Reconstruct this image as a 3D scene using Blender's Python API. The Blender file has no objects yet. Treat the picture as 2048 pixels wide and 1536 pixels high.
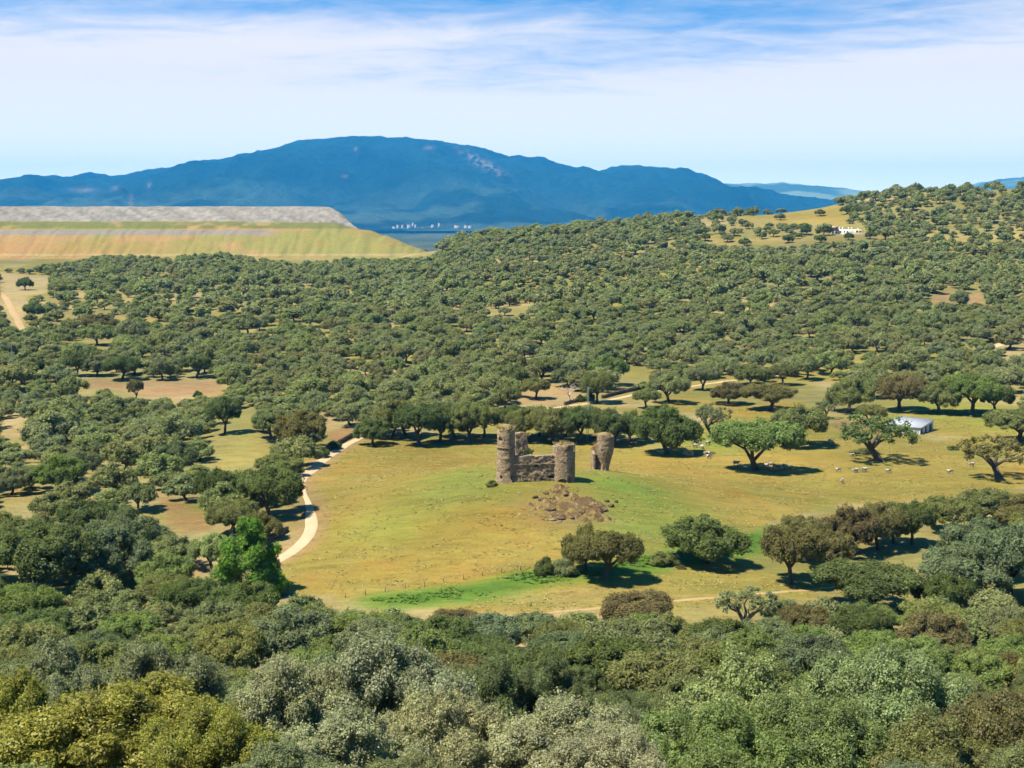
import bpy, bmesh, math, random
import numpy as np
from mathutils import Vector

# ------------------------------------------------------------------ camera, sky, sun, exposure
SC = bpy.context.scene
COL = SC.collection
F = 2813.0                      # focal length in photograph pixels (2048 wide)
HOR = 425.0
CAM = np.array([0.0, 0.0, 45.0])
PITCH = math.atan((768 - HOR) / F)
cam_d = bpy.data.cameras.new('camera')
cam_d.sensor_width = 36.0
cam_d.lens = 36.0 * F / 2048
cam_d.clip_start = 0.5
cam_d.clip_end = 120000
cam = bpy.data.objects.new('camera', cam_d)
cam.location = CAM
cam.rotation_euler = (math.pi / 2 - PITCH, 0, 0)
COL.objects.link(cam)
SC.camera = cam

SUN_EL, SUN_H = math.radians(61), (-0.91, -0.42)
n_ = math.hypot(*SUN_H)
TO_SUN = Vector((SUN_H[0] / n_ * math.cos(SUN_EL), SUN_H[1] / n_ * math.cos(SUN_EL), math.sin(SUN_EL)))
sun_d = bpy.data.lights.new('sun', 'SUN')
sun_d.energy = 5.0
sun_d.angle = math.radians(0.5)
sun_d.color = (1.0, 0.92, 0.77)
sun = bpy.data.objects.new('sun', sun_d)
sun.rotation_euler = TO_SUN.to_track_quat('Z', 'Y').to_euler()
sun.location = (-200, -100, 400)
COL.objects.link(sun)

world = bpy.data.worlds.new('World')
SC.world = world
world.use_nodes = True
def build_world():
    nt = world.node_tree
    N, L = nt.nodes, nt.links
    N.clear()
    out = N.new('ShaderNodeOutputWorld')
    bg = N.new('ShaderNodeBackground'); bg.inputs[1].default_value = 0.060
    sky = N.new('ShaderNodeTexSky'); sky.sky_type = 'NISHITA'
    sky.sun_disc = False
    sky.sun_elevation = SUN_EL
    sky.sun_rotation = math.atan2(TO_SUN.x, TO_SUN.y)
    sky.altitude = 500; sky.air_density = 1.0; sky.dust_density = 0.3; sky.ozone_density = 3.0
    tc = N.new('ShaderNodeTexCoord')
    sep = N.new('ShaderNodeSeparateXYZ'); L.new(tc.outputs['Generated'], sep.inputs[0])
    def m(op, a, b=None, c=None, clamp=False):
        n = N.new('ShaderNodeMath'); n.operation = op; n.use_clamp = clamp
        for i, v in enumerate((a, b, c)):
            if v is None: continue
            if isinstance(v, (int, float)): n.inputs[i].default_value = v
            else: L.new(v, n.inputs[i])
        return n.outputs[0]
    z = m('MAXIMUM', sep.outputs[2], 0.0)
    # the clear sky turns blue quickly above the horizon: look it up a little higher
    zz = m('ADD', m('MULTIPLY', z, 2.6), 0.10)
    cv = N.new('ShaderNodeCombineXYZ')
    L.new(sep.outputs[0], cv.inputs[0]); L.new(sep.outputs[1], cv.inputs[1]); L.new(zz, cv.inputs[2])
    nv = N.new('ShaderNodeVectorMath'); nv.operation = 'NORMALIZE'; L.new(cv.outputs[0], nv.inputs[0])
    L.new(nv.outputs[0], sky.inputs[0])
    # cirrus veil on a plane high above the land
    den = m('ADD', z, 0.045)
    px = m('DIVIDE', sep.outputs[0], den); py = m('DIVIDE', sep.outputs[1], den)
    cp = N.new('ShaderNodeCombineXYZ'); L.new(px, cp.inputs[0]); L.new(py, cp.inputs[1])
    def noise(scale, detail, rough, dist, sx, sy, off):
        mp = N.new('ShaderNodeMapping'); L.new(cp.outputs[0], mp.inputs[0])
        mp.inputs['Location'].default_value = off
        mp.inputs['Rotation'].default_value = (0, 0, 0.18)
        mp.inputs['Scale'].default_value = (sx, sy, 1)
        t = N.new('ShaderNodeTexNoise'); L.new(mp.outputs[0], t.inputs['Vector'])
        t.inputs['Scale'].default_value = scale; t.inputs['Detail'].default_value = detail
        t.inputs['Roughness'].default_value = rough; t.inputs['Distortion'].default_value = dist
        return t.outputs[0]
    n1 = noise(0.36, 4, 0.5, 0.5, 0.6, 1.0, (3.1, 1.7, 0))
    n2 = noise(1.9, 6, 0.6, 0.9, 0.95, 1.0, (7.7, 4.2, 2))
    n3 = noise(6.5, 6, 0.65, 0.8, 1.1, 1.0, (1.2, 9.4, 5))
    s = m('ADD', m('MULTIPLY', n1, 0.70), m('ADD', m('MULTIPLY', n2, 0.23), m('MULTIPLY', n3, 0.07)))
    thick = m('DIVIDE', 0.034, m('ADD', z, 0.075))
    c = m('ADD', m('MULTIPLY', m('SUBTRACT', s, 0.5), 5.2), m('MULTIPLY', m('SUBTRACT', thick, 0.134), 14.0))
    mr = N.new('ShaderNodeMapRange'); mr.interpolation_type = 'SMOOTHSTEP'
    L.new(c, mr.inputs[0]); mr.inputs[1].default_value = -0.45; mr.inputs[2].default_value = 1.05
    mr.inputs[3].default_value = 0.0; mr.inputs[4].default_value = 0.95
    gm = N.new('ShaderNodeMix'); gm.data_type = 'RGBA'; gm.blend_type = 'MULTIPLY'; gm.inputs[0].default_value = 1.0
    L.new(sky.outputs[0], gm.inputs[6]); gm.inputs[7].default_value = (0.26, 1.15, 1.50, 1)
    mix = N.new('ShaderNodeMix'); mix.data_type = 'RGBA'
    L.new(mr.outputs[0], mix.inputs[0]); L.new(gm.outputs[2], mix.inputs[6])
    glow = m('ADD', 0.92, m('MULTIPLY', m('MAXIMUM', m('SUBTRACT', thick, 0.20), 0.0), 3.2))
    cc = N.new('ShaderNodeMix'); cc.data_type = 'RGBA'; cc.blend_type = 'MULTIPLY'; cc.inputs[0].default_value = 1.0
    cg = N.new('ShaderNodeCombineXYZ')
    for q in range(3): L.new(glow, cg.inputs[q])
    cc.inputs[6].default_value = (7.9, 7.2, 6.9, 1); L.new(cg.outputs[0], cc.inputs[7]); L.new(cc.outputs[2], mix.inputs[7])
    L.new(mix.outputs[2], bg.inputs[0]); L.new(bg.outputs[0], out.inputs[0])
build_world()
SC.view_settings.view_transform = 'Standard'
SC.view_settings.look = 'None'
SC.view_settings.exposure = 1.35
SC.view_settings.gamma = 1.0
SC.view_settings.use_curve_mapping = False
SC.cycles.use_denoising = True
SC.cycles.max_bounces = 3
SC.cycles.diffuse_bounces = 2
SC.cycles.transmission_bounces = 3
SC.cycles.volume_bounces = 0
SC.cycles.use_adaptive_sampling = True
SC.cycles.adaptive_threshold = 0.03
SC.cycles.volume_step_rate = 10

rng = np.random.default_rng(11)
random.seed(5)

# ------------------------------------------------------------------ noise, terrain
def _hash(ix, iy, seed):
    h = (ix.astype(np.int64) * 374761393 + iy.astype(np.int64) * 668265263 + seed * 1442695041) & 0xffffffff
    h = ((h ^ (h >> 13)) * 1274126177) & 0xffffffff
    h = (h ^ (h >> 16)) & 0xffffffff
    return h / 4294967295.0
def vnoise(x, y, seed=0):
    x = np.asarray(x, float); y = np.asarray(y, float)
    ix = np.floor(x); iy = np.floor(y); fx = x - ix; fy = y - iy
    fx = fx * fx * (3 - 2 * fx); fy = fy * fy * (3 - 2 * fy)
    a = _hash(ix, iy, seed); b = _hash(ix + 1, iy, seed); c = _hash(ix, iy + 1, seed); d = _hash(ix + 1, iy + 1, seed)
    return (a * (1 - fx) + b * fx) * (1 - fy) + (c * (1 - fx) + d * fx) * fy
def fbm(x, y, seed=0, octv=4):
    s = 0; a = 0.5; t = 0
    for k in range(octv):
        s = s + a * vnoise(x * 2 ** k + 17.3 * k, y * 2 ** k - 9.1 * k, seed + k); t += a; a *= 0.5
    return s / t
def sstep(a, b, x):
    t = np.clip((np.asarray(x, float) - a) / (b - a), 0, 1)
    return t * t * (3 - 2 * t)

_sy = np.linspace(-400, 400, 1601)
_sz = np.interp(_sy, [-400, -120, -12, 1.5, 5, 12, 30, 60, 76, 100, 140, 175, 400], [36, 41, 43.2, 43.1, 39, 35, 27, 17, 11.5, 5.5, 0.7, 0, 0])
_k = np.hanning(9); _k /= _k.sum()
_sz = np.convolve(np.pad(_sz, 4, mode='edge'), _k, 'valid')
CREST = 870.0
_cpx = np.array([-900, 0, 400, 780, 870, 950, 1024, 1150, 1240, 1350, 1450, 1550, 1640, 1700, 1760, 1850, 1950, 2048, 2300, 3200])
_cyg = np.array([520, 520, 518, 515, 500, 474, 468, 456, 450, 438, 431, 428, 417, 404, 392, 384, 383, 376, 368, 400])
_cx = (_cpx - 1024) * CREST / F
_cz = 45 + (HOR - _cyg) * CREST / F
def terrain(x, y):
    x = np.asarray(x, float); y = np.asarray(y, float)
    z = np.interp(y, _sy, _sz)
    # the mound under the ruin
    my = np.where(y < 207, 30.0, 17.0)
    mx = np.where(x < 3, 24.0, 21.0)
    z = z + 6.6 * np.exp(-((x - 3) / mx) ** 2 / 2 - ((y - 207) / my) ** 2 / 2)
    # rise to the ridge
    zc = np.interp(x, _cx, _cz)
    t = np.clip((y - 370) / (CREST - 370), 0, 1)
    rise = (t ** 1.25) * (1 - 0.28 * (1 - np.cos(np.pi * t)) / 2 * (1 - t))
    back = 1 - sstep(CREST, CREST + 90, y) * 0.12
    z = z + zc * rise * back
    z = z - (zc * .88 + 45) * sstep(CREST + 60, 2000, y) * (1 - 0) 
    # undulation
    amp = sstep(120, 200, y) * (1 - sstep(1500, 2500, y))
    left = sstep(-28, -62, x) * sstep(140, 190, y) * (1 - sstep(330, 380, y))
    z = z + amp * (fbm(x / 46, y / 46, 3, 3) - 0.5) * (1.6 + 6.0 * left)
    z = z + amp * sstep(420, 600, y) * (fbm(x / 120 + 4, y / 120, 8, 3) - 0.5) * 14 * (1 - sstep(780, 870, y))
    z = z + (fbm(x / 9, y / 9, 21, 3) - 0.5) * 0.5 * sstep(40, 90, y) * (1 - sstep(1000, 1500, y))
    return z

def axis(d0, k, lim, k2, far):
    a = [0.0]
    while a[-1] < lim: a.append(a[-1] + d0 + k * a[-1])
    while a[-1] < far: a.append(a[-1] * (1 + k2))
    return np.array(a)
_xa = axis(0.85, 0.006, 420, 0.10, 14000)
GX = np.concatenate([-_xa[:0:-1], _xa])
_ya = axis(0.85, 0.0046, 1050, 0.075, 15500)
GY = np.concatenate([-axis(6, .1, 60, .2, 400)[:0:-1], _ya])
MX, MY = np.meshgrid(GX, GY)
MZ = terrain(MX, MY)
def gz(x, y):
    """height of the ground sheet itself (bilinear on its grid)"""
    x = np.asarray(x, float); y = np.asarray(y, float)
    i = np.clip(np.searchsorted(GX, x) - 1, 0, len(GX) - 2); j = np.clip(np.searchsorted(GY, y) - 1, 0, len(GY) - 2)
    fx = (x - GX[i]) / (GX[i + 1] - GX[i]); fy = (y - GY[j]) / (GY[j + 1] - GY[j])
    return (MZ[j, i] * (1 - fx) + MZ[j, i + 1] * fx) * (1 - fy) + (MZ[j + 1, i] * (1 - fx) + MZ[j + 1, i + 1] * fx) * fy
CP, SP = math.cos(PITCH), math.sin(PITCH)
def proj(x, y, z):
    dx = np.asarray(x, float); dy = np.asarray(y, float); dz = np.asarray(z, float) - CAM[2]
    dep = np.maximum(dy * CP - dz * SP, 0.1); up = dy * SP + dz * CP
    return 1024 + F * dx / dep, 768 - F * up / dep, dep
_T = np.concatenate([np.arange(30, 420, 0.35), np.arange(420, 1300, 1.2)])
def at(px, py):
    """point of the ground seen at a photograph pixel"""
    u = (px - 1024) / F; v = (768 - py) / F
    d = np.array([u, CP + v * SP, -SP + v * CP])
    P = CAM[None] + _T[:, None] * d[None]
    below = P[:, 2] < gz(P[:, 0], P[:, 1])
    k = int(np.argmax(below)) if below.any() else len(_T) - 1
    if k > 0:
        a, b = _T[k - 1], _T[k]
        for _ in range(12):
            c = (a + b) / 2; q = CAM + c * d
            if q[2] < gz(q[0], q[1]): b = c
            else: a = c
        t = (a + b) / 2
    else: t = _T[0]
    q = CAM + t * d
    return np.array([q[0], q[1], float(gz(q[0], q[1]))])
def ats(pts): return np.array([at(*p) for p in pts])
def inpoly(px, py, poly):
    px = np.asarray(px, float); py = np.asarray(py, float)
    r = np.zeros(np.broadcast(px, py).shape, bool); n = len(poly)
    for i in range(n):
        x1, y1 = poly[i]; x2, y2 = poly[(i + 1) % n]
        if y1 == y2: continue
        c = ((y1 > py) != (y2 > py)) & (px < (x2 - x1) * (py - y1) / (y2 - y1) + x1)
        r ^= c
    return r
def segdist(x, y, pts):
    best = np.full(np.shape(x), 1e9)
    for (a, b) in zip(pts[:-1], pts[1:]):
        ab = b[:2] - a[:2]; L2 = (ab ** 2).sum() + 1e-9
        t = np.clip(((x - a[0]) * ab[0] + (y - a[1]) * ab[1]) / L2, 0, 1)
        best = np.minimum(best, np.hypot(x - a[0] - t * ab[0], y - a[1] - t * ab[1]))
    return best

# ------------------------------------------------------------------ materials
def mat(name):
    m = bpy.data.materials.new(name); m.use_nodes = True
    return m, m.node_tree.nodes, m.node_tree.links, m.node_tree.nodes['Principled BSDF']
def mathn(N, L, op, a, b=None, clamp=False):
    n = N.new('ShaderNodeMath'); n.operation = op; n.use_clamp = clamp
    for i, v in enumerate((a, b)):
        if v is None: continue
        if isinstance(v, (int, float)): n.inputs[i].default_value = v
        else: L.new(v, n.inputs[i])
    return n.outputs[0]
def tnoise(N, L, vec, scale, detail=4, rough=.55, dist=0):
    t = N.new('ShaderNodeTexNoise'); t.inputs['Scale'].default_value = scale; t.inputs['Detail'].default_value = detail
    t.inputs['Roughness'].default_value = rough; t.inputs['Distortion'].default_value = dist
    L.new(vec, t.inputs['Vector']); return t.outputs[0]
def ramp(N, L, fac, stops):
    r = N.new('ShaderNodeValToRGB'); e = r.color_ramp.elements
    while len(e) < len(stops): e.new(0.5)
    for q, (p, c) in zip(e, stops): q.position = p; q.color = (*c, 1)
    L.new(fac, r.inputs[0]); return r.outputs[0]
def mul(N, L, a, b, fac=1.0, blend='MULTIPLY'):
    n = N.new('ShaderNodeMix'); n.data_type = 'RGBA'; n.blend_type = blend
    for s, v in ((0, fac), (6, a), (7, b)):
        if isinstance(v, (int, float)): n.inputs[s].default_value = v
        elif isinstance(v, tuple): n.inputs[s].default_value = (*v, 1)
        else: L.new(v, n.inputs[s])
    return n.outputs[2]
def grey(N, L, v):
    c = N.new('ShaderNodeCombineColor')
    for i in range(3): L.new(v, c.inputs[i])
    return c.outputs[0]
def objco(N): return N.new('ShaderNodeTexCoord').outputs['Object']
def posco(N): return N.new('ShaderNodeNewGeometry').outputs['Position']
def bump(N, L, b, h, strength, dist):
    n = N.new('ShaderNodeBump'); n.inputs['Strength'].default_value = strength; n.inputs['Distance'].default_value = dist
    L.new(h, n.inputs['Height']); L.new(n.outputs[0], b.inputs['Normal'])
def flat(name, col, rough=.8, var=.25, scale=3.0):
    m, N, L, b = mat(name)
    n = tnoise(N, L, objco(N), scale, 5)
    v = mathn(N, L, 'ADD', mathn(N, L, 'MULTIPLY', n, 2 * var), 1 - var)
    L.new(mul(N, L, col, grey(N, L, v)), b.inputs['Base Color'])
    b.inputs['Roughness'].default_value = rough; b.inputs['Specular IOR Level'].default_value = .2
    return m

def ground_material():
    m, N, L, b = mat('meadow_ground')
    a = N.new('ShaderNodeAttribute'); a.attribute_name = 'soil'
    p = posco(N)
    mp = N.new('ShaderNodeMapping'); mp.inputs['Scale'].default_value = (.45, 1.2, 1); mp.inputs['Rotation'].default_value = (0, 0, .25); L.new(p, mp.inputs[0])
    n1 = tnoise(N, L, p, 2.6, 6, .7)
    n2 = tnoise(N, L, mp.outputs[0], .55, 5, .6, .8)
    n3 = tnoise(N, L, p, .12, 4, .6); n4 = tnoise(N, L, mp.outputs[0], .20, 6, .65, 1.5)
    v = mathn(N, L, 'ADD', mathn(N, L, 'ADD', mathn(N, L, 'MULTIPLY', n1, 1.1), mathn(N, L, 'MULTIPLY', n4, .8)), mathn(N, L, 'ADD', mathn(N, L, 'MULTIPLY', n2, .8), -.35))
    v = mathn(N, L, 'MULTIPLY', mathn(N, L, 'ADD', v, 0.05), 0.44)
    c = mul(N, L, a.outputs[0], grey(N, L, v))
    tint = ramp(N, L, n3, [(.32, (1.06, .96, .88)), (.5, (1, 1, 1)), (.68, (.93, 1.03, .95))])
    c = mul(N, L, c, tint)
    c = mul(N, L, c, ramp(N, L, tnoise(N, L, p, .011, 5, .65), [(.36, (.72, .78, .75)), (.5, (1, 1, 1)), (.64, (1.22, 1.16, 1.1))]))
    L.new(c, b.inputs['Base Color']); b.inputs['Roughness'].default_value = .95; b.inputs['Specular IOR Level'].default_value = .08
    bump(N, L, b, n1, .55, .25)
    return m
def gravel_material(name='pale_gravel', col=(.36, .255, .155)):
    m, N, L, b = mat(name)
    p = posco(N)
    n1 = tnoise(N, L, p, 5, 5, .7); n2 = tnoise(N, L, p, .35, 4, .6)
    v = mathn(N, L, 'ADD', mathn(N, L, 'MULTIPLY', n1, .35), mathn(N, L, 'ADD', mathn(N, L, 'MULTIPLY', n2, .45), .6))
    L.new(mul(N, L, col, grey(N, L, v)), b.inputs['Base Color'])
    b.inputs['Roughness'].default_value = .95; b.inputs['Specular IOR Level'].default_value = .1
    bump(N, L, b, n1, .4, .08)
    return m
def foliage_material(name, transl=.40, var=.55):
    m, N, L, b = mat(name)
    a = N.new('ShaderNodeAttribute'); a.attribute_type = 'INSTANCER'; a.attribute_name = 'tint'
    t = N.new('ShaderNodeAttribute'); t.attribute_name = 'tone'
    g = N.new('ShaderNodeNewGeometry')
    r = mathn(N, L, 'ADD', mathn(N, L, 'MULTIPLY', g.outputs['Random Per Island'], var), 1 - var / 2)
    c = mul(N, L, a.outputs[0], grey(N, L, mathn(N, L, 'MULTIPLY', r, t.outputs[2])))
    if var < .7:
        N.remove(b); b = N.new('ShaderNodeBsdfDiffuse'); L.new(c, b.inputs[0])
    else:
        L.new(c, b.inputs['Base Color']); b.inputs['Roughness'].default_value = .5; b.inputs['Specular IOR Level'].default_value = .28
    tr = N.new('ShaderNodeBsdfTranslucent'); L.new(mul(N, L, c, (1.1, 1.25, .55)), tr.inputs[0])
    mx = N.new('ShaderNodeMixShader'); mx.inputs[0].default_value = transl
    L.new(b.outputs[0], mx.inputs[1]); L.new(tr.outputs[0], mx.inputs[2])
    L.new(mx.outputs[0], N['Material Output'].inputs[0])
    return m
def stone_material(name='rubble_stone', base=((.125, .09, .056), (.265, .195, .122), (.385, .295, .195))):
    m, N, L, b = mat(name)
    p = objco(N)
    mp = N.new('ShaderNodeMapping'); mp.inputs['Scale'].default_value = (1, 1, 1.7); L.new(p, mp.inputs[0])
    vo = N.new('ShaderNodeTexVoronoi'); vo.inputs['Scale'].default_value = 4.2; L.new(mp.outputs[0], vo.inputs['Vector'])
    ve = N.new('ShaderNodeTexVoronoi'); ve.feature = 'DISTANCE_TO_EDGE'; ve.inputs['Scale'].default_value = 4.2; L.new(mp.outputs[0], ve.inputs['Vector'])
    n1 = tnoise(N, L, p, .9, 5, .65); n2 = tnoise(N, L, p, 9, 4, .7)
    sp = N.new('ShaderNodeSeparateColor'); L.new(vo.outputs['Color'], sp.inputs[0])
    f = mathn(N, L, 'ADD', mathn(N, L, 'MULTIPLY', sp.outputs[0], .42), mathn(N, L, 'MULTIPLY', n1, .75))
    mb_ = N.new('ShaderNodeMapping'); mb_.inputs['Scale'].default_value = (.5, .5, 5.5); L.new(p, mb_.inputs[0])
    ms_ = N.new('ShaderNodeMapping'); ms_.inputs['Scale'].default_value = (1.6, 1.6, .22); L.new(p, ms_.inputs[0])
    f = mathn(N, L, 'ADD', f, mathn(N, L, 'ADD', mathn(N, L, 'MULTIPLY', tnoise(N, L, mb_.outputs[0], 1.0, 4, .6), .55), mathn(N, L, 'MULTIPLY', tnoise(N, L, ms_.outputs[0], 1.0, 4, .6), .5)))
    f = mathn(N, L, 'SUBTRACT', f, .60)
    c = ramp(N, L, f, [(.15, base[0]), (.5, base[1]), (.85, base[2])])
    e = mathn(N, L, 'MULTIPLY', ve.outputs['Distance'], 9, True)
    c = mul(N, L, c, ramp(N, L, e, [(0, (.55, .5, .45)), (.6, (1, 1, 1))]))
    c = mul(N, L, c, grey(N, L, mathn(N, L, 'ADD', mathn(N, L, 'MULTIPLY', n2, .6), .7)))
    L.new(c, b.inputs['Base Color']); b.inputs['Roughness'].default_value = .92; b.inputs['Specular IOR Level'].default_value = .12
    bump(N, L, b, mathn(N, L, 'ADD', e, mathn(N, L, 'MULTIPLY', n2, .5)), .8, .08)
    return m
def attr_material(name, attr, nscale, var=.5, bscale=None, bstr=.4, bdist=1.0):
    m, N, L, b = mat(name)
    a = N.new('ShaderNodeAttribute'); a.attribute_name = attr
    p = posco(N)
    n1 = tnoise(N, L, p, nscale, 6, .7)
    v = mathn(N, L, 'ADD', mathn(N, L, 'MULTIPLY', n1, 2 * var), 1 - var)
    L.new(mul(N, L, a.outputs[0], grey(N, L, v)), b.inputs['Base Color'])
    b.inputs['Roughness'].default_value = .95; b.inputs['Specular IOR Level'].default_value = .05
    bump(N, L, b, tnoise(N, L, p, bscale or nscale, 6, .7), bstr, bdist)
    return m
M = dict(ground=ground_material(), gravel=gravel_material(), track=gravel_material('sandy_track', (.28, .19, .095)),
         leaf=foliage_material('oak_leaves'), bigleaf=foliage_material('near_leaves', .42, .75),
         bark=flat('oak_bark', (.075, .06, .045), .9, .4, 6), dead=flat('dead_wood', (.36, .31, .26), .9, .25, 6),
         stone=stone_material(), drystone=stone_material('dry_stone', ((.055, .043, .03), (.11, .09, .062), (.2, .165, .125))),
         rock=stone_material('outcrop_rock', ((.04, .026, .016), (.115, .08, .042), (.23, .17, .095))),
         rockpale=stone_material('pale_rock', ((.16, .13, .09), (.24, .2, .145), (.34, .29, .225))),
         straw=flat('dry_plants', (.28, .21, .08), .95, .35, 5), white=flat('whitewash', (.60, .58, .55), .85, .12, 1.2),
         cream=flat('weathered_whitewash', (.42, .35, .29), .9, .22, .5),
         roof=flat('sheet_roof', (.29, .31, .33), .6, .12, 1.0), dark=flat('dark_opening', (.03, .035, .035), .8, .2, 2),
         door=flat('green_door', (.035, .085, .075), .6, .2, 2), tile=flat('clay_tile', (.42, .22, .13), .9, .25, 2),
         wool=flat('sheep_wool', (.33, .285, .215), .95, .15, 6), steel=flat('galvanised_steel', (.26, .29, .27), .5, .1, 3),
         wood=flat('fence_wood', (.26, .2, .13), .9, .2, 4))

# ------------------------------------------------------------------ mesh helpers
def tag(o, label=None, cat=None, group=None, kind=None):
    if label: o['label'] = label
    if cat: o['category'] = cat
    if group: o['group'] = group
    if kind: o['kind'] = kind
    return o
def np_mesh(name, v, f, smooth=False, mats=(), midx=None):
    """v (n,3), f list of (k,m) int arrays"""
    me = bpy.data.meshes.new(name)
    v = np.asarray(v, np.float32)
    fl = [np.asarray(q, np.int32) for q in (f if isinstance(f, list) else [f]) if len(q)]
    me.vertices.add(len(v)); me.vertices.foreach_set('co', v.ravel())
    loops = np.concatenate([q.ravel() for q in fl]); cnt = np.concatenate([np.full(len(q), q.shape[1], np.int32) for q in fl])
    st = np.concatenate([[0], np.cumsum(cnt)[:-1]]).astype(np.int32)
    me.loops.add(len(loops)); me.loops.foreach_set('vertex_index', loops)
    me.polygons.add(len(cnt)); me.polygons.foreach_set('loop_start', st); me.polygons.foreach_set('loop_total', cnt)
    if smooth: me.polygons.foreach_set('use_smooth', np.ones(len(cnt), bool))
    for q in mats: me.materials.append(q)
    if midx is not None: me.polygons.foreach_set('material_index', np.asarray(midx, np.int32))
    me.update(calc_edges=True); me.validate()
    return me
def fattr(me, name, vals):
    a = me.attributes.new(name, 'FLOAT', 'POINT'); a.data.foreach_set('value', np.asarray(vals, np.float32))
def cattr(me, name, rgb):
    a = me.attributes.new(name, 'FLOAT_COLOR', 'POINT')
    c = np.ones((len(rgb), 4), np.float32); c[:, :3] = rgb; a.data.foreach_set('color', c.ravel())
def obj(name, me, parent=None, loc=None):
    o = bpy.data.objects.new(name, me); COL.objects.link(o)
    if parent: o.parent = parent
    if loc is not None: o.location = loc
    return o
def empty(name, loc, rz=0.0):
    o = bpy.data.objects.new(name, None); o.empty_display_size = .5; COL.objects.link(o)
    o.location = loc; o.rotation_euler = (0, 0, rz); return o
def gridfaces(ny, nx, wrap=False):
    i = np.arange(ny - 1)[:, None]; j = np.arange(nx if wrap else nx - 1)[None]
    a = i * nx + j; b = i * nx + (j + 1) % nx
    return np.stack([a, b, b + nx, a + nx], -1).reshape(-1, 4)
def tube(pts, rad, sides=7):
    pts = np.asarray(pts, float); n = len(pts); V = []
    tang = np.gradient(pts, axis=0)
    for p, t, r in zip(pts, tang, rad):
        t = t / (np.linalg.norm(t) + 1e-9); a = np.cross(t, [0.31, .95, .11]); a /= np.linalg.norm(a); b = np.cross(t, a)
        an = np.arange(sides) * 2 * np.pi / sides
        V.append(p + r * (np.cos(an)[:, None] * a + np.sin(an)[:, None] * b))
    V = np.concatenate(V); Fq = gridfaces(n, sides, True)
    return V, Fq
class MB:
    def __init__(s): s.v = []; s.q = []; s.t = []; s.n = 0; s.m = []
    def add(s, v, q=None, t=None, m=0):
        v = np.asarray(v, float)
        if q is not None and len(q): s.q.append(np.asarray(q) + s.n)
        if t is not None and len(t): s.t.append(np.asarray(t) + s.n)
        s.v.append(v); s.n += len(v)
    def tube(s, pts, rad, sides=6): s.add(*tube(pts, rad, sides))
    def box(s, c, d, rz=0, jit=0):
        k = np.array([[x, y, z] for z in (-.5, .5) for x, y in ((-.5, -.5), (.5, -.5), (.5, .5), (-.5, .5))]) * np.asarray(d)
        if jit: k = k + rng.uniform(-jit, jit, k.shape)
        cr, sr = math.cos(rz), math.sin(rz)
        k = np.stack([k[:, 0] * cr - k[:, 1] * sr, k[:, 0] * sr + k[:, 1] * cr, k[:, 2]], -1) + np.asarray(c)
        s.add(k, [[3, 2, 1, 0], [4, 5, 6, 7], [0, 1, 5, 4], [1, 2, 6, 5], [2, 3, 7, 6], [3, 0, 4, 7]])
    def mesh(s, name, m, smooth=False):
        fl = []
        if s.q: fl.append(np.concatenate(s.q))
        if s.t: fl.append(np.concatenate(s.t))
        return np_mesh(name, np.concatenate(s.v), fl, smooth, [m])
    def build(s, name, m, parent=None, smooth=False, loc=None): return obj(name, s.mesh(name, m, smooth), parent, loc)
def ico(sub):
    bm = bmesh.new(); bmesh.ops.create_icosphere(bm, subdivisions=sub, radius=1)
    bm.verts.index_update(); v = np.array([x.co for x in bm.verts]); f = np.array([[q.index for q in p.verts] for p in bm.faces]); bm.free()
    return v, f
ICO1, ICO2, ICO3 = ico(1), ico(2), ico(3)

# ------------------------------------------------------------------ layout read from the photograph
ROAD_L = [(430, 1196), (500, 1146), (548, 1116), (575, 1102), (598, 1083), (610, 1059), (611, 1034), (611, 1004), (601, 984), (590, 965), (603, 946), (626, 926), (652, 909), (683, 889), (712, 876), (738, 866)]
ROAD_R = [(450, 1206), (510, 1156), (551, 1128), (579, 1115), (612, 1095), (633, 1070), (637, 1050), (632, 1026), (621, 1003), (611, 982), (609, 966), (618, 953), (640, 935), (665, 914), (692, 895), (718, 880), (743, 868)]
LUSH = [(770, 1203), (830, 1196), (900, 1187), (1000, 1170), (1075, 1154), (1150, 1146), (1250, 1136), (1330, 1120), (1420, 1105), (1510, 1085), (1620, 1060)]
MEADOW = [(566, 1185), (556, 1127), (600, 1098), (634, 1066), (628, 1015), (588, 965), (622, 925), (725, 872), (860, 893), (1000, 883), (1270, 888),
          (1330, 908), (1395, 860), (1430, 830), (1300, 812), (1350, 795), (1420, 800), (1500, 812), (1600, 800), (1650, 830), (1660, 850), (1780, 842), (1900, 808), (1975, 830), (2060, 838), (2060, 968), (1960, 990), (1800, 1002),
          (1660, 1010), (1510, 1055), (1505, 1140), (1560, 1168), (1640, 1172), (1640, 1190), (1520, 1200), (1350, 1218), (1200, 1222), (900, 1226), (820, 1208)]
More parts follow.
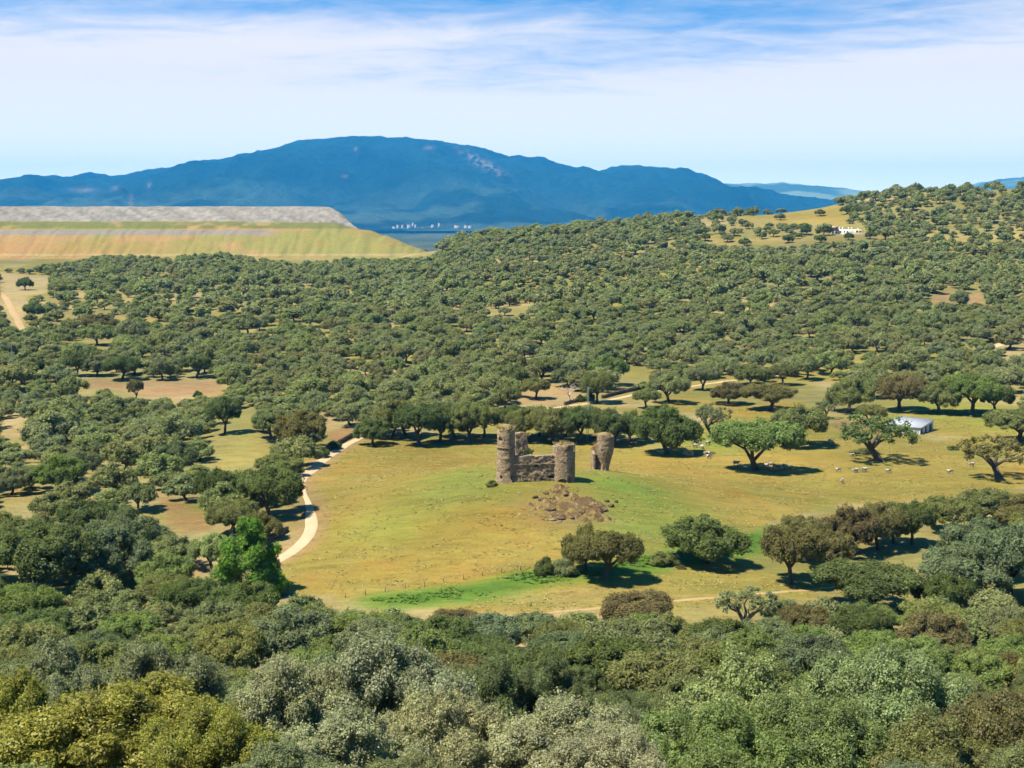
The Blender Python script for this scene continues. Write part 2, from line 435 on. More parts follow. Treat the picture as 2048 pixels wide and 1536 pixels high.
OPEN = [MEADOW,
        [(75, 768), (130, 757), (440, 762), (442, 792), (290, 794), (240, 778), (140, 776)],
        [(438, 832), (505, 830), (520, 880), (548, 908), (505, 955), (440, 950), (428, 925), (468, 872)],
        [(312, 1000), (330, 990), (420, 1036), (428, 1060), (352, 1060), (318, 1024)],
        [(362, 1120), (405, 1120), (420, 1145), (375, 1150)],
        [(0, 545), (98, 552), (92, 588), (55, 590), (45, 652), (22, 652), (8, 600), (0, 590)],
        [(655, 868), (690, 852), (722, 862), (668, 892)],
        [(1018, 806), (1050, 772), (1125, 768), (1172, 795), (1100, 812)],
        [(1178, 806), (1270, 784), (1400, 764), (1500, 750), (1525, 756), (1400, 778), (1280, 800)],
        [(1240, 745), (1290, 735), (1300, 748), (1245, 765)],
        [(1468, 436), (1560, 428), (1668, 407), (1700, 414), (1690, 448), (1560, 446)],
        [(1385, 472), (1480, 478), (1660, 472), (1790, 468), (1790, 476), (1640, 484), (1560, 492), (1440, 490)],
        [(1862, 592), (1905, 585), (1905, 606), (1862, 606)], [(1930, 592), (1966, 590), (1960, 606), (1935, 606)],
        [(1985, 694), (2048, 676), (2048, 700)], [(1700, 688), (1790, 692), (1780, 704), (1706, 702)],
        [(1640, 1180), (1665, 1150), (1790, 1112), (1880, 1082), (1895, 1092), (1845, 1120), (1760, 1125)],
        [(1838, 1120), (1862, 1110), (1866, 1180), (1846, 1206)],
        [(1655, 850), (1690, 840), (1760, 855), (1690, 868)],
        [(0, 840), (45, 825), (48, 870), (10, 882)], [(0, 975), (60, 965), (70, 1000), (0, 1030)], [(60, 570), (95, 560), (90, 590)],
        [(140, 672), (215, 676), (205, 690), (150, 688)], [(1034, 602), (1056, 602), (1056, 622), (1036, 622)],
        [(1600, 330), (1601, 330), (1601, 331)]]

OPEN.append(ROAD_L[2:] + ROAD_R[2:][::-1])
OPEN.append([(452, 1062), (545, 1062), (560, 1166), (440, 1166)]); OPEN.append([(392, 1074), (455, 1074), (455, 1130), (395, 1130)])
OPEN.append([(1640, 1140), (1830, 1140), (1830, 1200), (1640, 1200)])
OPEN.append([(1100, 1226), (1200, 1214), (1430, 1192), (1640, 1174), (1640, 1184), (1430, 1202), (1200, 1226)])
NOBASE = [[(1490, 1000), (2060, 965), (2060, 1100), (1870, 1225), (1640, 1235), (1500, 1180)], [(735, 905), (735, 850), (960, 850), (1000, 800), (1700, 760), (1700, 800), (2060, 790), (2060, 860), (1300, 900)],
          [(560, 1190), (560, 1100), (640, 1090), (640, 1190)]]
# ------------------------------------------------------------------ ground sheet
def build_ground():
    X, Y, Z = MX.ravel(), MY.ravel(), MZ.ravel()
    px, py, dep = proj(X, Y, Z)
    ok = (Y > 20)
    def nz(s, sc, o=4): return fbm(X / sc, Y / sc, s, o)
    DRY = np.array([.372, .276, .064]); GRN = np.array([.290, .252, .052]); LSH = np.array([.11, .21, .026]); OCH = np.array([.325, .232, .045])
    ERT = np.array([.42, .24, .12]); UND = np.array([.33, .275, .095]); PALE = np.array([.46, .35, .17])
    c = np.broadcast_to(UND, (len(X), 3)).copy()
    def lay(col, w):
        nonlocal c
        w = np.clip(w, 0, 1)[:, None]; c = c * (1 - w) + col * w
    lay(GRN, sstep(.45, .65, nz(31, 38)) * .75)
    lay(PALE, sstep(.55, .72, nz(33, 30)) * .8)
    lay(np.array([.07, .09, .035]), sstep(1000, 1500, Y)); lay(np.array([.12, .125, .06]), sstep(1000, 1500, Y) * sstep(.48, .60, nz(35, 260)))
    inm = (inpoly(px, py, MEADOW) & ok & (Y < 420)).astype(float)
    lay(DRY, inm)
    lay(GRN, inm * sstep(.48, .66, nz(41, 22)) * .6)
    lay(OCH, inm * sstep(.54, .68, nz(43, 15)) * .55)
    def blob(p, rx, ry, col, w, seed):
        q = at(*p); g = np.exp(-((X - q[0]) / rx) ** 2 - ((Y - q[1]) / ry) ** 2)
        lay(col, w * np.clip(g * (0.35 + 1.5 * nz(seed, 7)), 0, 1) * ok)
    blob((935, 965), 6, 13, np.array([.23, .275, .045]), .9, 51); blob((1270, 975), 7, 17, np.array([.22, .285, .045]), .95, 52); blob((1320, 1050), 9, 14, np.array([.23, .29, .05]), .9, 53)
    blob((860, 1000), 8, 10, np.array([.28, .29, .06]), .8, 54); blob((790, 1040), 8, 8, np.array([.34, .33, .06]), .8, 55); blob((985, 1040), 10, 7, OCH, .9, 56)
    blob((660, 1000), 4, 20, OCH, .5, 57); blob((800, 920), 12, 16, OCH, .6, 58); blob((1290, 935), 6, 12, OCH, .45, 59); blob((1380, 950), 9, 14, OCH, .6, 60)
    blob((1420, 885), 8, 12, np.array([.20, .28, .04]), .9, 61); blob((1800, 945), 16, 20, np.array([.33, .275, .055]), .7, 62); blob((1950, 830), 18, 25, np.array([.27, .29, .05]), .9, 63)
    blob((1720, 945), 10, 12, DRY, .6, 64); blob((1700, 870), 9, 5, np.array([.15, .22, .04]), .6, 65); blob((1880, 875), 4, 4, PALE, .9, 66)
    blob((1500, 1140), 12, 8, np.array([.30, .27, .07]), .8, 67); blob((1150, 1195), 15, 4, np.array([.36, .28, .09]), .9, 68)
    blob((880, 1195), 9, 3, np.array([.18, .30, .05]), .8, 69); blob((1330, 1060), 9, 6, np.array([.25, .29, .06]), .7, 70)
    blob((1120, 1020), 5, 6, np.array([.30, .21, .10]), .9, 71)
    ls = ats(LUSH); d = segdist(X, Y, ls)
    wob = (nz(72, 6) - .5) * 3.0
    lay(np.array([.15, .25, .035]), (1 - sstep(2.2, 5.0, d + wob)) * .85)
    lay(LSH, (1 - sstep(0.8, 2.3, d + wob)) * .95)
    for poly, col, w in ((OPEN[1], ERT * 1.0, .75), (OPEN[2], np.array([.36, .31, .09]), .9), (OPEN[3], np.array([.36, .23, .09]), .9), (OPEN[4], ERT, .9), (OPEN[5], PALE, .9),
                         (OPEN[6], np.array([.40, .21, .09]), .9), (OPEN[7], np.array([.40, .28, .13]), .9), (OPEN[8], np.array([.37, .29, .09]), .8), (OPEN[10], DRY, .95),
                         (OPEN[11], np.array([.38, .28, .09]), .9), (OPEN[12], ERT * 1.1, .9), (OPEN[13], ERT * 1.1, .9), (OPEN[18], np.array([.26, .165, .09]), .95), (OPEN[19], PALE, .7), (OPEN[20], np.array([.36, .29, .09]), .7)):
        lay(col, (inpoly(px, py, poly) & ok).astype(float) * w * (.6 + .5 * nz(80, 8)))
    g = at(290, 748); lay(np.array([.27, .28, .09]), np.exp(-((X - g[0]) / 25) ** 2 - ((Y - g[1]) / 10) ** 2) * .7)
    # earth worn bare beside the road
    rd = (ats(ROAD_L) + ats(ROAD_R[:len(ROAD_L)])) / 2
    lay(np.array([.40, .26, .12]), (1 - sstep(1.6, 3.2, segdist(X, Y, rd) + wob * .3)) * .7)
    me = np_mesh('ground', np.stack([X, Y, Z], -1), gridfaces(len(GY), len(GX)), True, [M['ground']])
    cattr(me, 'soil', c)
    tag(obj('ground', me), kind='structure')
build_ground()

def ribbon(name, left, right, m, lift=.05, sub=14, world=False):
    A, B = (np.array(left), np.array(right)) if world else (ats(left), ats(right))
    def res(P, n):
        s = np.concatenate([[0], np.cumsum(np.linalg.norm(np.diff(P[:, :2], axis=0), axis=1))]); s /= s[-1]
        t = np.linspace(0, 1, n); Q = np.stack([np.interp(t, s, P[:, k]) for k in (0, 1)], -1)
        k = np.hanning(2 * sub + 1); k /= k.sum()
        e = np.concatenate([Q[:1] + (Q[:1] - Q[1:sub + 1][::-1]), Q, Q[-1:] + (Q[-1:] - Q[-sub - 1:-1][::-1])])
        return np.stack([np.convolve(e[:, k2], k, 'valid') for k2 in (0, 1)], -1)
    n = len(left) * sub; Q1, Q2 = res(A, n), res(B, n); rows = []; mid_ = (Q1 + Q2) / 2
    if not world: Q1, Q2 = mid_ + (Q1 - mid_) * 1.18, mid_ + (Q2 - mid_) * 1.18
    w = (fbm(np.arange(n) / 6, np.zeros(n), 77, 3) - .5)[:, None] * .5
    for t in np.linspace(0, 1, 6):
        q = Q1 * (1 - t) + Q2 * t + (Q1 - Q2) / np.linalg.norm(Q1 - Q2, axis=1)[:, None] * w * (1 - 2 * t) 
        rows.append(np.concatenate([q, (gz(q[:, 0], q[:, 1]) + lift * (1 if 0 < t < 1 else -.8))[:, None]], 1))
    V = np.stack(rows, 1)
    me = np_mesh(name, V.reshape(-1, 3), gridfaces(n, 6), True, [m])
    return tag(obj(name, me), kind='structure')
def path(name, pts, w, m):
    P = ats(pts); t = np.gradient(P[:, :2], axis=0); t /= np.linalg.norm(t, axis=1)[:, None]; nrm = np.stack([-t[:, 1], t[:, 0]], -1)
    L_ = P[:, :2] + nrm * w / 2; R_ = P[:, :2] - nrm * w / 2
    return ribbon(name, list(L_), list(R_), m, .08, 8, True)
ribbon('gravel_road', ROAD_L, ROAD_R[:len(ROAD_L) - 1] + ROAD_R[-1:], M['gravel'], .06)
path('sandy_path', [(1040, 1229), (1120, 1224), (1200, 1217), (1310, 1205), (1430, 1196), (1540, 1187), (1640, 1179), (1760, 1160), (1840, 1142), (1900, 1105)], .55, M['track'])
path('farm_track', [(960, 835), (1060, 822), (1180, 808), (1240, 796), (1310, 782), (1400, 769), (1500, 757), (1570, 750)], 1.5, M['gravel'])
path('dirt_track', [(0, 585), (14, 600), (24, 620), (36, 640), (42, 656), (60, 680)], 3.0, M['track'])
path('hill_road', [(1960, 700), (1990, 692), (2020, 684), (2060, 674), (2120, 664)], 3.2, M['gravel'])

# ------------------------------------------------------------------ mountain, far hills, spoil heap
def ridge_mesh(name, sky, D, front, back, nx, ny, seed, spur, treeb, colf, x0, x1, m, base=-34.0):
    xs = np.linspace(x0, x1, nx); t = np.concatenate([np.linspace(0, 1, ny), 1 + np.linspace(0, 1, ny // 5)[1:] * (back / front)])
    X, T = np.meshgrid(xs, t)
    crestz = np.interp(xs, [(p - 1024) * D / F for p, _ in sky], [45 + (HOR - q) * D / F for _, q in sky])
    crestz = crestz + (fbm(xs / 160, xs * 0, seed + 9, 4) - .5) * treeb * 2.2
    Y = D - front + T * front
    prof = np.where(T <= 1, .30 * np.clip(T, 0, 1) ** 1.2 + .70 * sstep(.08, 1.06, T) ** 1.15, 1 - (T - 1) * .7)
    prof = prof / np.where(T <= 1, (.30 + .70 * sstep(.08, 1.06, np.ones(1)) ** 1.15), 1)
    rg = 1 - np.abs(2 * fbm(X / 900 + .25 * fbm(X / 500, Y / 500, seed + 4), Y / 2600, seed, 4) - 1)
    env = np.clip(T, 0, 1) * np.clip(1.0 - T, 0, 1) * 4
    H = base + (crestz[None] - base) * prof + (rg - .62) * spur * env + (fbm(X / 260, Y / 260, seed + 2, 4) - .5) * spur * .45 * env
    H = H + (fbm(X / 45, Y / 60, seed + 3, 2) - .5) * treeb * np.clip(T * 3, 0, 1)
    V = np.stack([X, Y, H], -1).reshape(-1, 3)
    me = np_mesh(name, V, gridfaces(len(t), nx), True, [m])
    px, py, _ = proj(V[:, 0], V[:, 1], V[:, 2])
    cattr(me, 'cover', colf(V[:, 0], V[:, 1], px, py, T.ravel()))
    return tag(obj(name, me), kind='structure')
def mtn_col(x, y, px, py, t):
    c = np.broadcast_to(np.array([.008, .022, .022]), (len(x), 3)).copy()
    n = fbm(x / 420, y / 500, 5, 4); c *= (.2 + 1.7 * n)[:, None]
    low = sstep(.62, .15, t) * sstep(.42, .6, fbm(x / 330, y / 420, 7, 4))
    c += low[:, None] * np.array([.035, .045, .025])
    sc = np.exp(-((px - 962 - (py - 325) * 1.55) / 16) ** 2 - ((py - 325) / 22) ** 2) * sstep(.42, .6, fbm(px / 6, py / 5, 3, 3))
    for (a, b, ra, rb) in ((262, 402, 3, 12), (298, 370, 3, 6), (231, 377, 6, 4), (165, 380, 22, 5), (712, 298, 3, 4), (858, 296, 9, 4), (690, 352, 6, 3)):
        sc = np.maximum(sc, .55 * np.exp(-((px - a) / ra) ** 2 - ((py - b) / rb) ** 2))
    c = c * (1 - sc[:, None]) + sc[:, None] * np.array([.22, .16, .12])
    return c
M['mountain'] = attr_material('forested_mountain', 'cover', .016, .85, .02, 1.0, 40)
M['farhill'] = attr_material('far_farmland', 'cover', .006, .3, .01, .4, 12)
ridge_mesh('mountain', [(-900, 452), (-300, 430), (0, 401), (60, 391), (120, 369), (205, 351), (265, 359), (330, 346), (420, 329), (520, 313), (600, 287), (640, 281), (680, 278), (760, 279), (880, 283), (940, 295), (1000, 313), (1080, 321), (1140, 341), (1180, 342), (1240, 335), (1300, 340), (1360, 356), (1400, 367), (1450, 381), (1500, 399), (1560, 421), (1700, 452), (2600, 470)],
           10500, 4400, 2500, 800, 210, 400, 260, 20, mtn_col, -7000, 4200, M['mountain'])
def far_col(x, y, px, py, t):
    n = fbm(x / 500, y / 300, 15, 4); w = sstep(.42, .58, n)[:, None]
    return np.array([.04, .06, .03]) * (1 - w) + np.array([.13, .15, .075]) * w
ridge_mesh('far_hill', [(900, 440), (1300, 395), (1380, 371), (1420, 368), (1450, 369), (1560, 366), (1600, 371), (1660, 376), (1720, 383), (1800, 396), (1950, 366), (2000, 359), (2048, 353), (2150, 346), (2600, 400), (3200, 440)],
           12600, 2600, 1800, 340, 70, 430, 60, 12, far_col, -1500, 9000, M['farhill'])

def spoil_heap():
    xs = np.concatenate([np.linspace(-900, -420, 60), np.linspace(-416, -20, 265)]); ys = np.concatenate([np.linspace(872, 1010, 150), np.linspace(1014, 1400, 40)])
    X, Y = np.meshgrid(xs, ys)
    # inward distance from a long front line and the rounded right-hand end
    fx = 905 + (X + 60) * .0; wob = (fbm(X / 40, Y / 60, 90, 3) - .5) * 5
    dF = Y - 905 + wob * .7
    dR = (-29 - X - .20 * (Y - 905)) * .86 + wob
    k = 26.0
    h = np.clip(.5 + .5 * (dR - dF) / k, 0, 1); s = dR * (1 - h) + dF * h - k * h * (1 - h)
    left = sstep(-75, -150, X)
    z0 = 12.5
    prof = np.interp(s, [-40, 0, 9, 14, 44, 52, 63, 90, 400], [-34, 0, 4.5, 5.2, 20.0, 21.0, 25.4, 26.0, 26.5])
    # top lift of pale rock, set back from the edge and ending short of the right-hand end
    s2 = np.minimum(dF - 66, (-104 - .2 * (Y - 970) - X) * .9)
    top = np.interp(s2, [0, 17, 20, 400], [0, 10.2, 10.4, 10.6])
    rock = sstep(.2, 1.2, top) 
    low2 = sstep(-103, -178, X)
    Z = z0 + prof + top + (fbm(X / 5, Y / 5, 91, 4) - .5) * (.8 + .3 * rock) + (fbm(X / 22, Y / 22, 92, 3) - .5) * 1.6
    gul = (1 - np.abs(2 * fbm(X / 9 + .3 * fbm(X / 20, Z / 6, 97, 2), Z / 40, 98, 3) - 1)); face = sstep(1, 4, prof) * (1 - sstep(23, 26, prof)); Z = Z - np.clip(gul - .78, 0, 1) * 5 * face
    c = np.zeros(X.shape + (3,))
    tan, och, grn, gry = np.array([.30, .195, .08]), np.array([.31, .165, .055]), np.array([.215, .20, .058]), np.array([.285, .262, .225])
    n1 = fbm(X / 30, (Z + 20) / 6, 93, 4); n2 = fbm(X / 9, Z / 2.5, 94, 4)
    gw = sstep(.46, .72, n1 + .28 * sstep(-230, -120, X))[..., None]
    c[:] = tan * (1 - gw) + grn * gw
    ow = (sstep(.56, .72, n2) * .35 + .35 * sstep(-190, -240, X) * sstep(z0 + 19, z0 + 8, Z))[..., None]; c = c * (1 - ow) + och * ow
    up = (sstep(z0 + 21.3, z0 + 22, Z) * (1 - rock) * sstep(.35, .6, n2 + .12))[..., None]; c = c * (1 - up) + np.array([.14, .145, .045]) * up
    band = (sstep(z0 + 17.2, z0 + 18.0, Z + (n2 - .5) * 1.5) * (1 - sstep(z0 + 20.4, z0 + 21.2, Z)) * sstep(-152, -168, X))[..., None]
    c = c * (1 - band * .9) + np.array([.21, .185, .16]) * band * .9
    trk = (sstep(z0 + 4.4, z0 + 4.9, Z) * (1 - sstep(z0 + 5.3, z0 + 6.0, Z)))[..., None]; c = c * (1 - .6 * trk) + np.array([.36, .27, .14]) * .6 * trk
    rw = rock[..., None]; rn = (.55 + .9 * fbm(X / 2.2, Z / 1.2, 95, 4))[..., None]
    streak = (fbm(X / 7 + Z * .35, Z / 14, 96, 3))[..., None]
    c = (c * (1 - rw) + rw * gry * .80 * rn * (.72 + .55 * streak)) * .78
    me = np_mesh('spoil_heap', np.stack([X, Y, Z], -1).reshape(-1, 3), gridfaces(len(ys), len(xs)), True, [attr_material('mine_spoil', 'cover', .8, .5, 1.0, .8, 1.0)])
    cattr(me, 'cover', c.reshape(-1, 3))
    tag(obj('spoil_heap', me), kind='structure')
spoil_heap()

# ------------------------------------------------------------------ castle ruin
CR = at(1085, 963)
PXM = F / (proj(*CR)[2])
def cpos(px, py):
    return at(px, py)
def tower_mesh(name, R, H, seed, topf, dents=(), flare=0.0, arc=None, base=-1.2, taper=.03, nr=110):
    """round rubble tower shell with a broken top; dents = (angle deg, z, half width deg, half height, depth)"""
    nz_ = int(H / .085) + 12
    an = np.linspace(0, 2 * np.pi, nr, endpoint=False)
    t = np.linspace(0, 1, nz_)
    A, T = np.meshgrid(an, t)
    top = topf(an)[None]
    Z = base + (top - base) * T
    r = R * (1 - taper * Z / H) + flare * np.exp(-np.clip(Z, 0, None) / .7)
    nn = fbm(A * R * 2.6 + 50, Z * 3.4, seed, 3) - .5
    nn[:, -2:] = nn[:, :2]
    r = r + nn * .12 + (fbm(A * R * .7 + 9, Z * .6, seed + 5, 3) - .5) * .10
    for (da, dz, wa, hz, dp) in dents:
        d = np.sqrt((((np.degrees(A) - da + 180) % 360 - 180) / wa) ** 2 + ((Z - dz) / hz) ** 2)
        r = r - dp * (1 - sstep(.7, 1.0, d))
    V = np.stack([r * np.cos(A), r * np.sin(A), Z], -1).reshape(-1, 3)
    q = gridfaces(nz_, nr, True)
    # broken rim and earth-filled inside
    o = (nz_ - 1) * nr; rim = V[o:o + nr]
    inner = rim * np.array([.72, .72, 1]) + np.array([0, 0, -.25]) + rng.uniform(-.05, .05, rim.shape)
    ctr = np.array([[0, 0, inner[:, 2].mean() + .1]])
    n0 = len(V); V = np.concatenate([V, inner, ctr])
    i = np.arange(nr); j = (i + 1) % nr
    q2 = np.stack([o + i, o + j, n0 + j, n0 + i], -1); t3 = np.stack([n0 + i, n0 + j, np.full(nr, n0 + nr)], -1)
    return np_mesh(name, V, [np.concatenate([q, q2]), t3], False, [M['stone']])
def wall_mesh(name, a, b, thick, topf, seed, dents=(), base=-1.0, m='stone'):
    """rubble wall from a to b (2D, local), irregular top, dents on its near face (u 0-1, z, half u, half z, depth)"""
    a = np.array(a, float); b = np.array(b, float); L_ = np.linalg.norm(b - a); d = (b - a) / L_; nrm = np.array([d[1], -d[0]])
    if nrm[1] > 0: nrm = -nrm
    nu = int(L_ / .08) + 8; nzv = 60
    U, T = np.meshgrid(np.linspace(0, 1, nu), np.linspace(0, 1, nzv)); top = topf(np.linspace(0, 1, nu))[None]; Z = base + (top - base) * T
    off = thick / 2 + (fbm(U * L_ * 2.8, Z * 3.2, seed, 3) - .5) * .16 + (fbm(U * L_ * .7, Z * .8, seed + 1, 3) - .5) * .25
    for (u0, z0, wu, hz, dp) in dents:
        dd = np.sqrt(((U - u0) / wu) ** 2 + ((Z - z0) / hz) ** 2); off = off - dp * (1 - sstep(.7, 1, dd))
    offb = -thick / 2 - (fbm(U * L_ * 2.8, Z * 3.2, seed + 7, 3) - .5) * .2
    def face(o): return np.stack([a[0] + d[0] * U * L_ + nrm[0] * o, a[1] + d[1] * U * L_ + nrm[1] * o, Z], -1).reshape(-1, 3)
    V = np.concatenate([face(off), face(offb)]); n0 = nu * nzv; q = gridfaces(nzv, nu)
    i = np.arange(nu - 1); o = (nzv - 1) * nu; k = np.arange(nzv - 1) * nu
    topq = np.stack([o + i, o + i + 1, n0 + o + i + 1, n0 + o + i], -1)
    l = np.stack([k, k + nu, n0 + k + nu, n0 + k], -1); r = np.stack([k + nu - 1, n0 + k + nu - 1, n0 + k + 2 * nu - 1, k + 2 * nu - 1], -1)
    return np_mesh(name, V, [np.concatenate([q, q[:, ::-1] + n0, topq, l, r])], False, [M[m]])
def tuft_mesh(name, pts, hgt, per, m, spread=.15, seed=0, wid=.05):
    g = np.random.default_rng(seed); V = []; T = []
    for p in pts:
        for k in range(per):
            b = p + np.array([*g.normal(0, spread, 2), 0]); a = g.uniform(0, 6.28); h = hgt * g.uniform(.5, 1.2); w = wid * g.uniform(.6, 1.4)
            s = np.array([math.cos(a), math.sin(a), 0]) * w; l = np.array([*g.normal(0, .35, 2), 0]) * h
            V += [b - s, b + s, b + l + np.array([0, 0, h])]; n = len(V); T.append([n - 3, n - 2, n - 1])
    return np_mesh(name, np.array(V), [np.array(T)], False, [m])
def moundcap(name, R, z, h, seed, m, dx=0, dy=0):
    v, f = ICO3; v = v.copy(); v[:, 2] = np.clip(v[:, 2], -.35, 1)
    n = fbm(v[:, 0] * 3 + 5, v[:, 1] * 3 + v[:, 2] * 2, seed, 4)
    v = v * (0.75 + .5 * n)[:, None] * np.array([R, R, h]) + np.array([dx, dy, z])
    return np_mesh(name, v, [f], True, [m])
M['capgrass'] = flat('wall_top_grass', (.17, .128, .058), .95, .5, 4)
M['ivy'] = flat('wall_shrub', (.10, .13, .045), .9, .5, 6)

def castle():
    p1 = at(1012, 966); p2 = at(1128, 966)
    d1 = proj(*p1)[2]; s = d1 / F                         # metres per pixel here
    R1 = 18.6 * s; H1 = 106 * s; R2 = 22.6 * s; H2 = 74 * s
    root = empty('castle_ruin', p1)
    tag(root, 'ruined stone castle, two round towers joined by a low wall, on the grassy mound', 'ruin')
    p1 = p1 + np.array([0, R1, 0]); p2 = p2 + np.array([0, R2, 0])
    o = lambda p: p - np.array(root.location)
    def t1(a):
        return H1 + (fbm(np.cos(a) * 2 + 4, np.sin(a) * 2 + 4, 5, 3) - .5) * .5 + .28 * np.sin(a) + .12 * np.cos(a) * 2
    me = tower_mesh('tower', R1, H1, 101, t1, [(228, H1 - 1.3, 10, .28, .7), (232, H1 - 1.45, 22, .16, .25), (238, .75, 9, .3, .6), (318, .7, 16, .75, .8), (300, H1 * .52, 3, .2, .3), (262, H1 * .8, 2.5, .12, .3)], flare=.28)
    t = obj('tower', me, root, o(p1)); t['label'] = 'taller left tower with a broken grassy top'
    obj('string_course', np_mesh('string_course', *ring(R1 * .985 + .05, H1 * .665, .10), False, [M['stone']]), t)
    obj('grass_cap', moundcap('grass_cap', R1 * .78, H1 - .1, .85, 7, M['capgrass']), t)
    g = np.random.default_rng(3); pts = [np.array([*(g.normal(0, R1 * .38, 2)), H1 + .15]) for _ in range(60)]
    obj('dry_plants', tuft_mesh('dry_plants', pts, .5, 8, M['straw'], .12, 4), t)['kind'] = 'stuff'
    def t2(a): return H2 + (fbm(np.cos(a) * 2 + 4, np.sin(a) * 2 + 4, 15, 3) - .5) * .6 + .05 * np.cos(a)
    me = tower_mesh('tower', R2, H2, 131, t2, [(330, H2 - .2, 16, .8, .45), (262, .15, 26, .35, .4), (304, .35, 16, .6, .55), (296, H2 - .35, 6, .4, .3), (270, H2 * .55, 2.5, .1, .3), (245, H2 * .35, 2.5, .1, .3)], flare=.04, taper=-.02)
    t = obj('tower', me, root, o(p2)); t['label'] = 'shorter right tower with an undercut base'
    obj('grass_cap', moundcap('grass_cap', R2 * .72, H2 - .15, .42, 17, M['capgrass']), t)
    pts = [np.array([*(g.normal(0, R2 * .4, 2)), H2 + .1]) for _ in range(50)]
    obj('dry_plants', tuft_mesh('dry_plants', pts, .38, 7, M['straw'], .12, 5), t)['kind'] = 'stuff'
    # curtain wall between them
    a = o(p1)[:2] + np.array([R1 * .6, -.35]); b = o(p2)[:2] + np.array([-R2 * .6, -.35]); zb = min(o(p1)[2], o(p2)[2])
    wz = 54 * s
    w = obj('curtain_wall', wall_mesh('curtain_wall', a, b, 1.0, lambda u: wz + .12 * u + (fbm(u * 9, u * 0, 61, 3) - .5) * .22, 140,
            [(.53, wz * .62, .055, .17, .8), (.78, wz * .42, .022, .09, .6), (.89, wz * .2, .11, .26, .8), (.66, wz * .1, .05, .1, .5), (.30, wz * .06, .05, .12, .5), (.2, wz * .78, .015, .06, .4), (.4, wz * .8, .015, .06, .4), (.62, wz * .8, .015, .07, .4), (.75, wz * .77, .02, .08, .4)]), root, (0, 0, zb))
    mb = MB()
    for u in np.linspace(.03, .97, 26):
        q = a + (b - a) * u; mb.box((q[0], q[1] - .56 + rng.uniform(-.03, .03), wz * .70 + rng.uniform(-.04, .04)), (.16, .14, .12), rng.uniform(-.2, .2), .02)
    mb.build('stone_ledge', M['stone'], w)['kind'] = 'stuff'
    # piece of the rear wall behind the tall tower
    rp = o(p1) + np.array([2.35, 3.0, 0]); zr = float(gz(p1[0] + 2.35, p1[1] + 3.0)) - root.location.z
    f = lambda u: 78 * s + .9 * np.sqrt(np.clip(1 - ((u - .35) / .75) ** 2, 0, 1)) - .9 * sstep(.75, 1, u) * 3
    r = obj('rear_wall', wall_mesh('rear_wall', (-1.0, .0), (1.0, .35), .9, f, 150, [(.7, 3.4, .12, .8, .3)]), root, (rp[0], rp[1], zr)); r['label'] = 'overgrown stub of the rear wall'
    pts = [np.array([g.uniform(-.2, 1.3), -.1 + g.normal(0, .3), 3.4 + g.normal(0, .3)]) for _ in range(40)]
    obj('shrub', tuft_mesh('shrub', pts, .4, 9, M['ivy'], .2, 6, .08), r)['kind'] = 'stuff'
    pts = [np.array([g.uniform(-.9, .9), g.normal(0.1, .25), 78 * s + .5]) for _ in range(40)]
    obj('dry_plants', tuft_mesh('dry_plants', pts, .45, 8, M['straw'], .15, 8), r)['kind'] = 'stuff'
    # isolated tower fragment further right
    p3 = at(1212, 942); s3 = proj(*p3)[2] / F
    root = empty('tower_ruin', p3); tag(root, 'lone split tower fragment with a shaded stub wall, right of the castle towers', 'ruin')
    R3 = 13.2 * s3; H3 = 70 * s3
    def t3(a): return H3 + (fbm(np.cos(a) * 2 + 4, np.sin(a) * 2 + 4, 25, 3) - .5) * .5
    me = tower_mesh('tower', R3, H3, 161, t3, [(240, H3 * .58, 6, .13, .4), (305, .3, 40, .5, .35), (200, .5, 50, .6, .45)], taper=-.34)
    # leaning wedge shape: narrow foot, wide head
    V = np.empty(len(me.vertices) * 3, np.float32); me.vertices.foreach_get('co', V); V = V.reshape(-1, 3)
    k = np.clip(V[:, 2] / H3, 0, 1); V[:, :2] *= (.46 + .54 * sstep(0, .62, k))[:, None]; V[:, 0] += (.5 - k) * .1
    me.vertices.foreach_set('co', V.ravel()); me.update()
    t = obj('tower', me, root, (0, R3, 0)); 
    obj('grass_cap', moundcap('grass_cap', R3 * 1.0, H3 - .05, .55, 27, M['capgrass'], -.3, .1), t)
    pts = [np.array([g.uniform(-R3 * 1.9, R3 * .7), g.normal(.1, .4), H3 - .05]) for _ in range(70)]
    obj('dry_plants', tuft_mesh('dry_plants', pts, .4, 8, M['straw'], .15, 9), t)['kind'] = 'stuff'
    f = lambda u: H3 * .62 + (H3 * .42) * sstep(.2, .75, u) + (fbm(u * 8, u * 0, 63, 3) - .5) * .4
    w = obj('stub_wall', wall_mesh('stub_wall', (-1.95, 2.3), (-.2, R3 * .9), .7, f, 170), root, (0, 0, -.2)); w['label'] = 'stub of wall lying in shade'
    obj('shading_return_wall', wall_mesh('shading_return_wall', (-2.0, 2.5), (-1.75, .5), .5, lambda u: H3 * .64 - .7 * u ** 2 + (fbm(u * 8, u * 0, 64, 3) - .5) * .5, 175), root, (0, 0, -.4))  # wall added on the left to block the sun and darken the stub wall
    pts = [np.array([-1.9 + 1.5 * u, 2.2 - 1.4 * u, H3 * .60 + H3 * .42 * sstep(.2, .75, u) - .1]) + g.normal(0, .12, 3) for u in g.uniform(0, 1, 70)]
    obj('shrub', tuft_mesh('shrub', pts, .5, 8, M['straw'], .18, 11), w)['kind'] = 'stuff'
